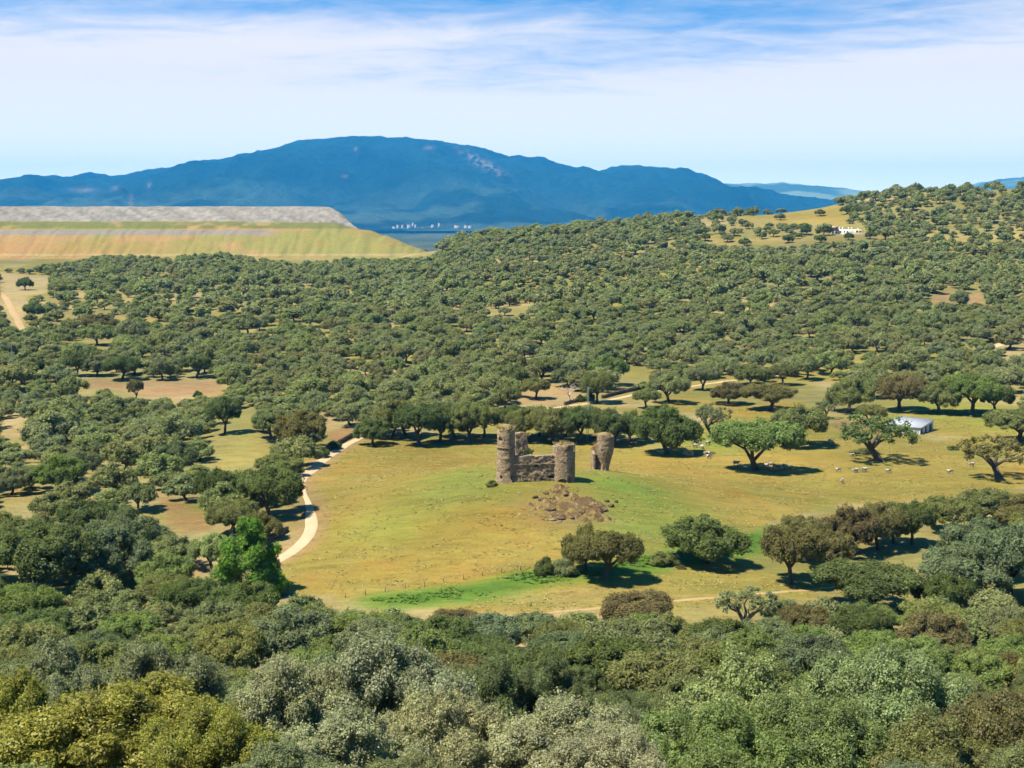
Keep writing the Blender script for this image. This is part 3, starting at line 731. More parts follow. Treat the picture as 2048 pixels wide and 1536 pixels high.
def ring(R, z, h, n=64):
    an = np.arange(n) * 2 * np.pi / n; V = []
    for (r, zz) in ((R - .1, z - h / 2), (R + .05, z - h / 2), (R + .05, z + h / 2), (R - .1, z + h / 2)):
        rr = r + (fbm(an * 6, an * 0 + zz, 44, 2) - .5) * .08
        V.append(np.stack([rr * np.cos(an), rr * np.sin(an), np.full(n, zz)], -1))
    return np.concatenate(V), gridfaces(4, n, True)
castle()

def rock_mesh(name, seed, flatn=.6, m='rock'):
    v, f = ICO3; v = v.copy()
    g = np.random.default_rng(seed)
    for _ in range(7):
        n = g.normal(size=3); n /= np.linalg.norm(n); d = v @ n; c = g.uniform(.45, .8); v = v - np.clip(d - c, 0, None)[:, None] * n * .85
    v = v * (0.86 + .28 * fbm(v[:, 0] * 3 + seed, v[:, 1] * 3 + v[:, 2] * 2, seed, 4))[:, None]; v[:, 2] *= flatn
    return np_mesh(name, v, [f], False, [M[m]])
def outcrop():
    c = at(1140, 1008); q = np.linspace(-1, 1, 150); U, V = np.meshgrid(q, np.linspace(-1, 1, 120)); X = c[0] + U * 6.6; Y = c[1] + V * 9.0
    e = np.sqrt(U ** 2 * (1.1 + .35 * np.sign(V)) + (V + U * .25) ** 2) + (fbm(X / 2.2, Y / 2.2, 401, 4) - .5) * 1.0
    mask = 1 - sstep(.45, .82, e)
    rid = 1 - np.abs(2 * fbm(X / 1.9 + .4 * Y, Y / 1.3, 402, 4) - 1); st = fbm(X / .9, Y / .8, 403, 4)
    b = mask * (.15 + 1.15 * np.clip(rid - .62, 0, 1) * 2 + .5 * (st - .35)) ; step = np.floor(b * 4) / 4
    Z = gz(X, Y) - .12 + .42 * b + .36 * step
    col = np.zeros(X.shape + (3,)); w = sstep(.50, .62, st + .25 * (rid - .6) + .10 * U)[..., None]
    col[:] = np.array([.145, .105, .036]) * (1 - w) + np.array([.09, .058, .028]) * w
    hi = sstep(.64, .78, fbm(X / .7, Y / .7, 404, 4))[..., None]; col = col * (1 - hi) + np.array([.2, .145, .085]) * hi
    me = np_mesh('rock_outcrop', np.stack([X, Y, Z], -1).reshape(-1, 3), gridfaces(120, 150), False, [attr_material('outcrop_bank', 'cover', 2.5, .45, 4.0, .9, .2)])
    cattr(me, 'cover', col.reshape(-1, 3)); tag(obj('rock_outcrop', me), 'brown broken rock bank breaking through the grass below the castle', 'rock outcrop')
outcrop()
def rocks():
    protos = [rock_mesh('rock', k, .55 + .1 * (k % 3)) for k in range(5)]; pale = [rock_mesh('pale_rock', 20 + k, .6, 'rockpale') for k in range(3)]
    spec = [(1140, 1018, 22), (1118, 1030, 16), (1160, 1027, 20), (1178, 1015, 18), (1196, 1008, 14), (1205, 1022, 15), (1222, 1013, 10), (1188, 1026, 16), (1100, 1020, 14), (1085, 1002, 12), (1108, 1000, 14),
            (1070, 996, 9), (1130, 992, 14), (1150, 1000, 15), (1092, 988, 10), (1122, 1038, 12), (1232, 1004, 7), (1170, 998, 10), (1145, 1036, 12), (1212, 1003, 9)]
    rk = sorted(range(len(spec)), key=lambda k: spec[k][0]); wd = ['leftmost', 'second', 'third', 'fourth', 'fifth', 'sixth', 'seventh', 'eighth', 'ninth', 'tenth', 'eleventh', 'twelfth', 'thirteenth', 'fourteenth', 'fifteenth', 'sixteenth', 'seventeenth', 'eighteenth', 'nineteenth', 'rightmost']
    RL = [None] * 20
    for a, b in enumerate(rk): RL[b] = '%s brown rock%s on the broken bank below the castle towers' % (wd[a], '' if a in (0, 19) else ' from left')
    for i, (x, y, w) in enumerate(spec):
        p = at(x, y); s = proj(*p)[2] / F
        r = obj('rock', protos[i % 5]); r.location = p + np.array([0, 0, .12]); k = w * s * .72
        r.scale = (k * 1.15, k, k * .85); r.rotation_euler = (random.uniform(-.2, .2), random.uniform(-.2, .2), random.uniform(0, 6.28))
        tag(r, RL[i], 'rock', 'rocks of the outcrop below the castle')
    for i, (x, y, w, lab) in enumerate(((1105, 1040, 12, 'pale rock at the lower left foot of the outcrop'), (1120, 1043, 8, 'small pale rock beneath the outcrop, right of the other pale one'), (1040, 986, 8, 'lone pale boulder in the grass left of the outcrop'),
                                        (1027, 1000, 4, 'tiny pale stone in the grass left of the outcrop'), (1169, 1043, 5, 'small white stone in the grass below the outcrop'), (1202, 1030, 9, 'pale slab at the right lower edge of the outcrop'),
                                        (754, 1028, 5, 'pale stone lying in the open meadow right of the road bend'), (1079, 982, 8, 'pale rock at the upper edge of the outcrop'))):
        p = at(x, y); s = proj(*p)[2] / F; r = obj('rock', pale[i % 3]); k = w * s * .6; r.location = p; r.scale = (k * 1.3, k, k * .8); r.rotation_euler = (0, 0, i * 1.1)
        tag(r, lab, 'rock')
rocks()

# ------------------------------------------------------------------ trees
def crown_arrays(seed, nclump, leaves, leaf, H=.64, zb=.14, core=True, lacy=False, rcl=(.06, .10), squash=.85, nlobe=8, lobe=(.17, .25), upb=.55, sprig=None):
    g = np.random.default_rng(seed)
    zc = zb + (H - zb) * .42
    LC = []; LR = []
    a0 = g.uniform(0, 6.28)
    for k in range(nlobe):
        rl = g.uniform(*lobe)
        if k < max(1, nlobe // 5): rr = g.uniform(0, .10); z = H - rl * .72 - g.uniform(0, .03)
        else:
            rr = (.5 - rl) * g.uniform(.72, 1.06); z = zb + rl * .62 + (H - zb - rl * 1.45) * g.uniform(0, .75)
        az = a0 + k * 2.4 + g.uniform(-.5, .5)
        LC.append((rr * math.cos(az), rr * math.sin(az), z)); LR.append(rl)
    LC = np.array(LC); LR = np.array(LR)
    C = []; R = []; tries = 0
    while len(C) < nclump and tries < 30000:
        tries += 1
        k = g.integers(0, nlobe); d = g.normal(size=3) + np.array([LC[k][0], LC[k][1], 0]) * 1.6 + np.array([0, 0, .25]); d /= np.linalg.norm(d)
        if d[2] < -.6: continue
        rc = g.uniform(*rcl); p = LC[k] + d * (LR[k] - rc * .7) * np.array([1, 1, .82])
        if p[2] < zb - .02: continue
        if C and min(np.linalg.norm(p - q) for q in C) < rc * (.55 if not lacy else .85): continue
        C.append(p); R.append(rc)
    C = np.array(C); R = np.array(R); n = len(C)
    cen = np.array([0, 0, zc - .05])
    out = C - cen; out /= np.linalg.norm(out, axis=1)[:, None] + 1e-9
    # leaves
    tot = int(n * leaves * 1.5)
    ci = g.integers(0, n, tot); d = g.normal(size=(tot, 3)); d /= np.linalg.norm(d, axis=1)[:, None]
    keep = (d * out[ci]).sum(1) > (-.6 if not lacy else -.9) + g.uniform(-.3, .3, tot)
    ci, d = ci[keep], d[keep]; tot = len(ci)
    lump = 1 + .28 * np.sin(d[:, 0] * 6 + ci) * np.sin(d[:, 1] * 6 + ci * 2) * np.sin(d[:, 2] * 5 + ci * 3)
    rad = R[ci] * (g.uniform(.66 if not lacy else .25, 1.10, tot) + .35 * g.uniform(0, 1, tot) ** 6) * lump
    P = C[ci] + d * rad[:, None] * np.array([1, 1, squash])
    nr = d + g.normal(0, .48, (tot, 3)) + np.array([0, 0, upb]); nr /= np.linalg.norm(nr, axis=1)[:, None]
    a = np.cross(nr, g.normal(size=(tot, 3))); a /= np.linalg.norm(a, axis=1)[:, None]; b = np.cross(nr, a)
    sz = leaf * g.uniform(.55, 1.4, tot)[:, None]
    a = a * sz; b = b * sz * .62
    if sprig:
        ns, per = sprig; o = g.integers(0, tot, ns); o = o[(P[o, 2] > zb + .08)]; ns = len(o)
        dr = P[o] - cen; dr /= np.linalg.norm(dr, axis=1)[:, None]; dr = dr + g.normal(0, .35, (ns, 3)) + np.array([0, 0, .5]); dr /= np.linalg.norm(dr, axis=1)[:, None]
        ln = g.uniform(.015, .06, ns) * (1 if leaf < .02 else 1.4); t_ = g.uniform(.1, 1, (ns, per))
        SPp = (P[o][:, None] + dr[:, None] * (ln[:, None] * t_)[..., None] + g.normal(0, leaf * .8, (ns, per, 3))).reshape(-1, 3)
        k = len(SPp); sn = np.repeat(dr, per, axis=0) * .3 + g.normal(0, .6, (k, 3)) + np.array([0, 0, .6]); sn /= np.linalg.norm(sn, axis=1)[:, None]
        sa = np.cross(sn, g.normal(size=(k, 3))); sa /= np.linalg.norm(sa, axis=1)[:, None]; sz2 = leaf * g.uniform(.5, 1.2, k)[:, None]
        P = np.concatenate([P, SPp]); nr = np.concatenate([nr, sn]); a = np.concatenate([a, sa * sz2]); b = np.concatenate([b, np.cross(sn, sa) * sz2 * .62]); sz = np.concatenate([sz, sz2]); ci = np.concatenate([ci, np.repeat(ci[o], per)]); tot += k
    V = np.stack([P - a, P - b * .9 + a * .1 + nr * sz * .12, P + a, P + b + a * .1], 1).reshape(-1, 3)
    Q = np.arange(tot * 4).reshape(-1, 4)
    tone_c = g.uniform(.80, 1.22, n)
    tone = np.repeat(tone_c[ci], 4)
    Tt = np.zeros((0, 3), int)
    if core:
        iv, jf = ICO1
        cv = []; cf = []
        for k in range(n):
            w = iv * (1 + .2 * np.sin(iv[:, :1] * 5 + k)) * R[k] * .62 * np.array([1, 1, squash]) + C[k] - out[k] * R[k] * .08
            cf.append(jf + len(V) + k * len(iv)); cv.append(w)
        V = np.concatenate([V] + cv); Tt = np.concatenate(cf); tone = np.concatenate([tone, np.repeat(tone_c, len(iv))])
    return V, Q, Tt, tone, C
def trunk_arrays(seed, C, r0=.042, fork=.17, nl=5, sides=7, lean=.05, reach=.8):
    g = np.random.default_rng(seed + 900); mb = MB()
    f = np.array([g.normal(0, lean), g.normal(0, lean), fork])
    mb.tube([np.array([0, 0, -.06]), np.array([0, 0, .02]), f * .55 + g.normal(0, .008, 3), f], [r0 * 1.5, r0 * 1.1, r0 * .9, r0 * .8], sides)
    order = np.argsort(np.abs(C[:, 2] - C[:, 2].mean()) - .4 * np.hypot(C[:, 0], C[:, 1]) + g.normal(0, .05, len(C)))
    used = []
    for k in order:
        az = math.atan2(C[k][1], C[k][0])
        if any(abs((az - u + np.pi) % (2 * np.pi) - np.pi) < 5.2 / nl for u in used): continue
        used.append(az); e = f + (C[k] - f) * reach
        m1 = f + (e - f) * .35 + np.array([0, 0, .03]) + g.normal(0, .012, 3); m2 = f + (e - f) * .7 + g.normal(0, .02, 3)
        mb.tube([f - np.array([0, 0, .02]), m1, m2, e], [r0 * .62, r0 * .45, r0 * .3, r0 * .12], 5)
        q = int(g.integers(0, len(C)))
        for _ in range(2):
            dd = np.linalg.norm(C - m2, axis=1) + g.uniform(0, .1, len(C)); q = int(np.argmin(dd)); e2 = C[q] + g.normal(0, .04, 3)
            mb.tube([m1, (m1 + e2) / 2 + g.normal(0, .02, 3), e2], [r0 * .34, r0 * .22, r0 * .08], 4)
        if len(used) >= nl: break
    return np.concatenate(mb.v), np.concatenate(mb.q)
def proto(seed, kind):
    P = dict(fore=dict(nclump=210, leaves=520, leaf=.0066, rcl=(.034, .075), nlobe=13, lobe=(.14, .23), H=.66, sprig=(2600, 11)),
             near=dict(nclump=115, leaves=240, leaf=.0125, rcl=(.045, .095), nlobe=9, sprig=(800, 7)),
             mid=dict(nclump=60, leaves=110, leaf=.022, rcl=(.065, .115), nlobe=7, lobe=(.18, .27), sprig=(260, 5)),
             far=dict(nclump=32, leaves=28, leaf=.055, rcl=(.09, .15), nlobe=6, lobe=(.19, .29)),
             lacy=dict(nclump=85, leaves=44, leaf=.014, rcl=(.035, .065), core=False, lacy=True, zb=.2, H=.60, nlobe=9, lobe=(.13, .21)),
             upright=dict(nclump=170, leaves=150, leaf=.016, rcl=(.07, .12), core=False, H=1.15, zb=.08, nlobe=24, lobe=(.11, .19), sprig=(1200, 8)),
             bush=dict(nclump=70, leaves=200, leaf=.018, rcl=(.08, .13), H=.62, zb=-.02, nlobe=7, lobe=(.18, .27), sprig=(700, 7)))[kind].copy()
    if kind == 'near': P['zb'] = (.12, .25, .17, .28, .14, .22)[(seed - 1007) // 13 % 6]
    V, Q, T, tone, C = crown_arrays(seed, **P)
    me = np_mesh(kind + '_crown', V, [Q, T], False, [M['bigleaf' if kind == 'fore' else 'leaf']]); fattr(me, 'tone', tone)
    fork = {'lacy': .16, 'upright': .12, 'bush': .04}.get(kind, .15 + .05 * ((seed * 7) % 3) / 2)
    tv, tq = trunk_arrays(seed, C, fork=fork, r0={'lacy': .04, 'upright': .025, 'bush': .02}.get(kind, .036), nl={'far': 3, 'lacy': 7}.get(kind, 5), sides={'far': 5}.get(kind, 8))
    tm = np_mesh(kind + '_trunk', tv, [tq], True, [M['bark']])
    joined = None
    if kind in ('far', 'mid'):
        n = len(V); joined = np_mesh(kind + '_tree', np.concatenate([V, tv]), [np.concatenate([Q, tq + n]), T], False, [M['leaf'], M['bark']],
                                     np.concatenate([np.zeros(len(Q)), np.ones(len(tq)), np.zeros(len(T))]))
        fattr(joined, 'tone', np.concatenate([tone, np.ones(len(tv))]))
    return dict(crown=me, trunk=tm, joined=joined, H={'lacy': .60, 'upright': 1.15, 'bush': .62, 'fore': .66}.get(kind, .64))
PR = {k: [proto(1000 * i + 13 * s + 7, k) for s in range(n)] for i, (k, n) in enumerate((('fore', 4), ('near', 6), ('mid', 7), ('far', 6), ('lacy', 3), ('upright', 1), ('bush', 3)))}

TONES = {'dark green': (.092, .115, .038), 'olive green': (.140, .148, .050), 'brownish olive': (.135, .120, .046), 'grey-green': (.145, .160, .074), 'bright green': (.135, .172, .050),
         'sage grey': (.225, .225, .118), 'yellow-green': (.208, .204, .032), 'rust brown': (.128, .105, .044), 'blue-green': (.112, .140, .068), 'vivid green': (.088, .170, .026), 'pale green': (.180, .215, .082)}
def tint_of(tone, g=random):
    c = np.array(TONES[tone]); return c * g.uniform(.98, 1.28) * np.array([g.uniform(.95, 1.06), 1, g.uniform(.9, 1.1)])
def tree(name, loc, w, h, kind, tone, idx=0, rz=None, label=None, cat='tree', group=None, trunk=True):
    p = PR[kind][idx % len(PR[kind])]
    r = empty(name, loc, random.uniform(0, 6.28) if rz is None else rz)
    r.scale = (w, w, h / p['H'])
    c = obj('crown', p['crown'], r); c['tint'] = [float(x) for x in tint_of(tone)]
    if trunk: obj('trunk', p['trunk'], r)
    tag(r, label, cat, group)
    return r

# trees one can pick out: trunk foot pixel, crown width px, height px, kind, tone, label
HAND = [
 (1512, 940, 172, 98, 'near', 'bright green', 'broad bright green oak in the pasture with sheep lying in its shade'),
 (1334, 909, 128, 96, 'near', 'dark green', 'dark oak with split trunk right of the lone tower fragment'),
 (1758, 922, 168, 92, 'lacy', 'dark green', 'wide thin-leaved oak standing in front of the white shed'),
 (1998, 957, 165, 86, 'lacy', 'brownish olive', 'gnarled thin-leaved oak at the right edge of the pasture'),
 (2040, 884, 130, 62, 'near', 'olive green', 'oak behind the gnarled one at the right edge, beyond the shed'),
 (1592, 893, 118, 84, 'near', 'olive green', 'grey-olive oak right behind the broad bright green oak'),
 (1425, 872, 90, 66, 'lacy', 'grey-green', 'open-branched oak between the dark oak and the broad bright one'),
 (1412, 1126, 158, 92, 'near', 'dark green', 'round-headed oak alone on the green strip below the castle'),
 (1212, 1157, 138, 94, 'near', 'brownish olive', 'brownish oak casting a long shadow on the near strip of pasture'),
 (1170, 1142, 92, 94, 'near', 'brownish olive', 'taller olive oak just behind the brownish one by the green strip'),
 (1580, 1168, 128, 116, 'near', 'brownish olive', 'brown-olive oak at the near end of the row right of the strip'),
 (1655, 1143, 108, 88, 'near', 'brownish olive', 'second oak of the row right of the strip, counted from its near end'),
 (1600, 1118, 110, 84, 'near', 'brownish olive', 'oak at the back of the row right of the strip, nearest the meadow'),
 (1690, 1108, 112, 96, 'near', 'rust brown', 'rusty brown oak in the middle of the row right of the strip'),
 (1756, 1099, 100, 90, 'near', 'brownish olive', 'brown oak with a straight trunk in the row right of the strip'),
 (1787, 1088, 92, 86, 'near', 'dark green', 'left one of two green oaks with bare trunks at the far end of the row'),
 (1824, 1090, 84, 84, 'near', 'dark green', 'right one of two green oaks with bare trunks at the far end of the row'),
 (1900, 1064, 110, 72, 'near', 'olive green', 'olive oak right of the two green oaks, below the pasture'),
 (1975, 1050, 120, 68, 'near', 'olive green', 'oak below the gnarled thin-leaved tree at the right edge'),
 (2040, 1060, 120, 70, 'near', 'brownish olive', 'brown-green oak cut by the right edge, above the big blue-green clump'),
 (1738, 1222, 210, 96, 'near', 'dark green', 'large dense oak standing just above the sandy path end'),
 (1925, 1205, 170, 120, 'near', 'blue-green', 'left oak of the big blue-green clump at the right edge'),
 (2020, 1200, 170, 142, 'near', 'blue-green', 'right oak of the big blue-green clump at the right edge'),
 (1960, 1150, 160, 110, 'near', 'blue-green', 'rear oak of the big blue-green clump at the right edge'),
 (1495, 1262, 140, 92, 'lacy', 'grey-green', 'grey-green open oak rising before the sandy path'),
 (1570, 1262, 84, 60, 'near', 'grey-green', 'small grey-green oak right of the open one before the sandy path'),
 (1275, 1262, 150, 76, 'near', 'rust brown', 'rust-tinged oak rising before the sandy path'),
 (910, 1262, 100, 46, 'near', 'rust brown', 'low rust-tinged oak at the near edge of the meadow'),
 (500, 1190, 118, 150, 'upright', 'vivid green', 'upright vivid green ash tree beside the gravel road end'),
 (425, 1142, 92, 76, 'near', 'pale green', 'pale sage-green round tree left of the vivid ash'),
 (448, 1192, 80, 62, 'bush', 'pale green', 'pale green bush at the foot of the vivid ash'),
 (548, 1190, 60, 60, 'bush', 'vivid green', 'green sapling bush at the right foot of the vivid ash'),
 (540, 1036, 130, 96, 'near', 'dark green', 'dark oak overhanging the left side of the gravel road bend'),
 (480, 1010, 120, 70, 'near', 'dark green', 'dark oak left of the one overhanging the road bend'),
 (430, 1022, 90, 80, 'near', 'dark green', 'oak at the top of the bare earth slope left of the road'),
 (600, 905, 100, 82, 'near', 'brownish olive', 'brown oak beside the upper stretch of the gravel road'),
 (545, 880, 80, 60, 'near', 'grey-green', 'grey oak left of the brown one by the upper road'),
 (524, 1080, 84, 56, 'near', 'brownish olive', 'low brown oak just behind the top of the vivid ash'),
 (466, 1068, 104, 66, 'near', 'olive green', 'olive oak left behind the vivid ash, below the bare slope'),
 (560, 955, 90, 50, 'near', 'olive green', 'low olive oak left of the road above the bend'),
 (450, 868, 70, 70, 'near', 'dark green', 'dark upright oak at the left edge of the narrow clearing'),
 (355, 945, 95, 62, 'near', 'blue-green', 'blue-green puffy oak left of the narrow clearing'),
 (95, 1204, 210, 150, 'near', 'dark green', 'massive dark oak with visible trunk at the left edge'),
 (24, 990, 70, 55, 'near', 'grey-green', 'small oak alone on grass at the left edge'),
 (152, 965, 95, 62, 'near', 'grey-green', 'grey-green oak with bare trunk left of the bare mound'),
 (745, 890, 70, 55, 'near', 'dark green', 'oak where the gravel road runs into the trees'),
 (838, 890, 105, 78, 'near', 'dark green', 'oak at the meadow top, left of the castle, second from the road'),
 (880, 886, 90, 76, 'near', 'dark green', 'oak at the meadow top halfway between road and castle'),
 (940, 886, 85, 75, 'near', 'olive green', 'oak at the meadow top just left of the tall tower'),
 (785, 876, 90, 76, 'near', 'olive green', 'olive oak at the meadow top nearest the road'),
 (1050, 884, 84, 66, 'near', 'olive green', 'oak behind the castle between its two towers'),
 (1105, 886, 88, 70, 'near', 'olive green', 'oak behind the castle above the right tower'),
 (1160, 886, 84, 68, 'near', 'dark green', 'oak behind the castle left of the lone tower fragment'),
 (1228, 892, 84, 74, 'near', 'dark green', 'oak right behind the lone tower fragment'),
 (1078, 872, 84, 58, 'near', 'olive green', 'oak of the rear row behind the castle, between the two towers'),
 (1132, 874, 84, 60, 'near', 'dark green', 'oak of the rear row behind the castle, right of the right tower'),
 (1190, 876, 90, 62, 'near', 'olive green', 'oak of the rear row left of the lone tower fragment'),
 (1258, 884, 84, 62, 'near', 'dark green', 'oak right of the lone tower fragment, before the split-trunk oak'),
 (1028, 874, 84, 60, 'near', 'dark green', 'oak directly behind the tall castle tower'),
 (760, 866, 80, 58, 'near', 'grey-green', 'grey oak of the rear row where the road enters the trees'),
 (812, 872, 84, 62, 'near', 'olive green', 'rear oak above the second one left of the castle'),
 (908, 874, 84, 66, 'near', 'dark green', 'rear dark oak halfway between road and castle'),
 (968, 874, 70, 64, 'near', 'olive green', 'rear oak just left of the tall tower top'),
 (1010, 818, 58, 52, 'near', 'olive green', 'small oak above the tall tower at the edge of the bare field'),
 (1072, 798, 60, 40, 'near', 'olive green', 'lone small oak on the bare field above the castle'),
 (1022, 776, 64, 50, 'near', 'olive green', 'oak at the left end of the bare field above the castle'),
 (1088, 764, 64, 48, 'near', 'olive green', 'oak at the top of the bare field above the castle'),
 (1133, 774, 58, 46, 'near', 'grey-green', 'grey-green oak at the top right of the bare field'),
 (1195, 806, 70, 62, 'near', 'olive green', 'bushy oak standing by the farm track behind the castle'),
 (1215, 770, 80, 60, 'near', 'bright green', 'brighter oak above the bushy one by the farm track'),
 (1292, 816, 56, 36, 'near', 'olive green', 'small oak with bare trunk just below the farm track'),
 (1338, 806, 84, 58, 'near', 'grey-green', 'oak standing astride the farm track'),
 (1405, 780, 66, 44, 'near', 'grey-green', 'oak just above the farm track, right of the astride one'),
 (1455, 808, 76, 44, 'near', 'rust brown', 'rusty brown oak with round shadow below the farm track'),
 (1540, 820, 110, 52, 'near', 'brownish olive', 'broad low brownish oak right of the rusty one'),
 (1500, 770, 60, 40, 'near', 'olive green', 'oak at the far end of the farm track'),
 (1565, 770, 60, 40, 'near', 'olive green', 'oak beyond the far end of the farm track'),
 (1650, 838, 46, 40, 'lacy', 'grey-green', 'slim thin oak left of the dug-over patch'),
 (1744, 850, 62, 40, 'near', 'olive green', 'small oak with bare trunk on the dug-over patch beyond the shed'),
 (1698, 824, 90, 66, 'near', 'olive green', 'oak behind the dug-over patch, left of the grove above the shed'),
 (1800, 822, 100, 72, 'near', 'rust brown', 'rust-tinged oak of the grove above the shed'),
 (1878, 826, 90, 66, 'near', 'olive green', 'oak of the grove directly above the shed roof'),
 (1945, 830, 110, 78, 'near', 'bright green', 'bright green oak of the grove right of the shed'),
 (1990, 826, 70, 58, 'near', 'dark green', 'dark oak at the right end of the grove beyond the shed'),
 (270, 800, 34, 40, 'near', 'rust brown', 'dark round little tree at the lower edge of the tan field'),
 (325, 760, 46, 46, 'near', 'grey-green', 'pale puffy oak on the upper edge of the tan field'),
 (245, 760, 70, 48, 'near', 'dark green', 'dark oak on the upper edge of the tan field'),
 (195, 752, 60, 44, 'near', 'grey-green', 'grey oak left of the dark one above the tan field'),
 (155, 752, 52, 42, 'near', 'dark green', 'oak with crooked trunk above the tan field'),
 (66, 752, 44, 36, 'near', 'dark green', 'oak at the far left above the stone wall by the tan field'),
 (392, 756, 60, 44, 'near', 'dark green', 'oak above the right end of the tan field'),
 (204, 668, 72, 40, 'near', 'brownish olive', 'brown-olive oak in the small clearing far left'),
 (66, 640, 40, 32, 'near', 'dark green', 'dark round oak beside the dirt track far left'),
 (50, 580, 34, 26, 'near', 'dark green', 'small oak at the top of the dirt track far left'),
 (1698, 480, 20, 15, 'mid', 'dark green', 'little round tree right in front of the white farmhouse'),
 (1693, 428, 26, 16, 'mid', 'dark green', 'small oak at the right side of the golden field on the hill'),
 (1712, 430, 24, 16, 'mid', 'dark green', 'second small oak at the right side of the golden field'),
 (1612, 470, 26, 22, 'mid', 'dark green', 'tree alone in the dry field left of the farmhouse'),
 (1575, 486, 24, 16, 'mid', 'dark green', 'small tree in the dry field further left of the farmhouse'),
 (1525, 478, 20, 14, 'mid', 'grey-green', 'tiny tree in the dry field far left of the farmhouse'),
 (1410, 482, 22, 15, 'mid', 'dark green', 'small oak at the left end of the dry hill field'),
 (1455, 484, 24, 16, 'mid', 'grey-green', 'small oak in the left part of the dry hill field'),
 (1490, 492, 26, 16, 'mid', 'dark green', 'small oak at the lower edge of the dry hill field, left'),
 (1548, 474, 24, 15, 'mid', 'olive green', 'small oak at the top edge of the dry hill field'),
 (1590, 478, 20, 14, 'mid', 'grey-green', 'tiny oak in the dry hill field between two larger ones'),
 (1640, 486, 26, 16, 'mid', 'dark green', 'small oak at the lower edge of the dry field, below the farmhouse'),
 (1740, 478, 24, 15, 'mid', 'dark green', 'small oak right of the farmhouse'),
 (1640, 432, 22, 13, 'mid', 'dark green', 'small oak on the golden hill field, left of the pair'),
 (1560, 440, 22, 13, 'mid', 'grey-green', 'small oak at the left part of the golden hill field'),
 (850, 488, 34, 26, 'mid', 'dark green', 'dark tree at the right toe of the mine spoil heap'),
 (1760, 500, 30, 18, 'mid', 'grey-green', 'tree below the right end of the farmhouse'),
]
# foreground crowns whose feet are below the frame: centre px, distance, width m, top pixel
FORE = [
 (210, 68, 13.0, 1392, 'yellow-green', 'yellow-green oak in the bottom left corner, nearest of all'),
 (20, 72, 8.0, 1362, 'yellow-green', 'yellow-green oak cut by the left edge at the bottom'),
 (400, 66, 8.0, 1430, 'yellow-green', 'yellow-green oak at the bottom, right of the corner one'),
 (760, 78, 11.5, 1292, 'sage grey', 'tall pale sage oak rising highest at the bottom centre left'),
 (560, 76, 9.0, 1330, 'sage grey', 'pale sage oak left of the tallest sage oak'),
 (700, 66, 9.0, 1440, 'sage grey', 'pale sage oak at the bottom edge below the tallest sage oak'),
 (880, 70, 8.0, 1400, 'sage grey', 'pale sage oak at the bottom edge, right of the tallest sage oak'),
 (1130, 70, 10.5, 1420, 'sage grey', 'pale sage oak at the bottom edge centre'),
 (1240, 64, 7.0, 1480, 'sage grey', 'small pale sage oak at the bottom edge, right of centre'),
 (1500, 80, 11.5, 1318, 'pale green', 'big pale green oak at the bottom right of centre'),
 (1790, 82, 11.5, 1312, 'pale green', 'big pale green oak at the bottom right, the taller of two'),
 (1440, 66, 9.0, 1430, 'bright green', 'green oak at the bottom edge below the two big pale ones'),
 (1660, 68, 9.5, 1420, 'bright green', 'green oak at the bottom edge between the two big pale ones'),
 (1880, 67, 9.0, 1440, 'olive green', 'olive oak at the bottom edge near the right corner'),
 (2040, 70, 8.0, 1400, 'brownish olive', 'brown-olive oak in the bottom right corner'),
 (1000, 92, 8.0, 1330, 'dark green', 'dark oak behind the sage oak at the bottom centre'),
 (300, 88, 9.0, 1300, 'grey-green', 'grey-green oak behind the yellow-green corner oak'),
 (100, 90, 9.0, 1290, 'grey-green', 'grey-green oak behind the left edge yellow-green oak'),
]
placed = []     # x, y, crown width
def hand_trees():
    for i, (px, py, wp, hp, kind, tone, lab) in enumerate(HAND):
        p = at(px, py); s = proj(*p)[2] / F
        nm = {'upright': 'ash_tree', 'bush': 'bush'}.get(kind, 'holm_oak')
        tree(nm, p - np.array([0, 0, .05]), wp * s * 1.08, hp * s * 1.04, kind, tone, i * 5 + 1, label=lab, cat='bush' if kind == 'bush' else 'tree')
        placed.append((p[0], p[1], wp * s))
    for i, (px, d, w, top, tone, lab) in enumerate(FORE):
        x = (px - 1024) / F * d * 1.02; z = float(gz(x, d))
        # height so that the crown top reaches its row in the picture
        v = (768 - top) / F; ztop = CAM[2] + d * (-SP + v * CP) / (CP + v * SP)
        tree('holm_oak', (x, d, z - .1), w, max(4.0, ztop - z + .4), 'fore', tone, i, label=lab)
        placed.append((x, d, w * .9))
hand_trees()

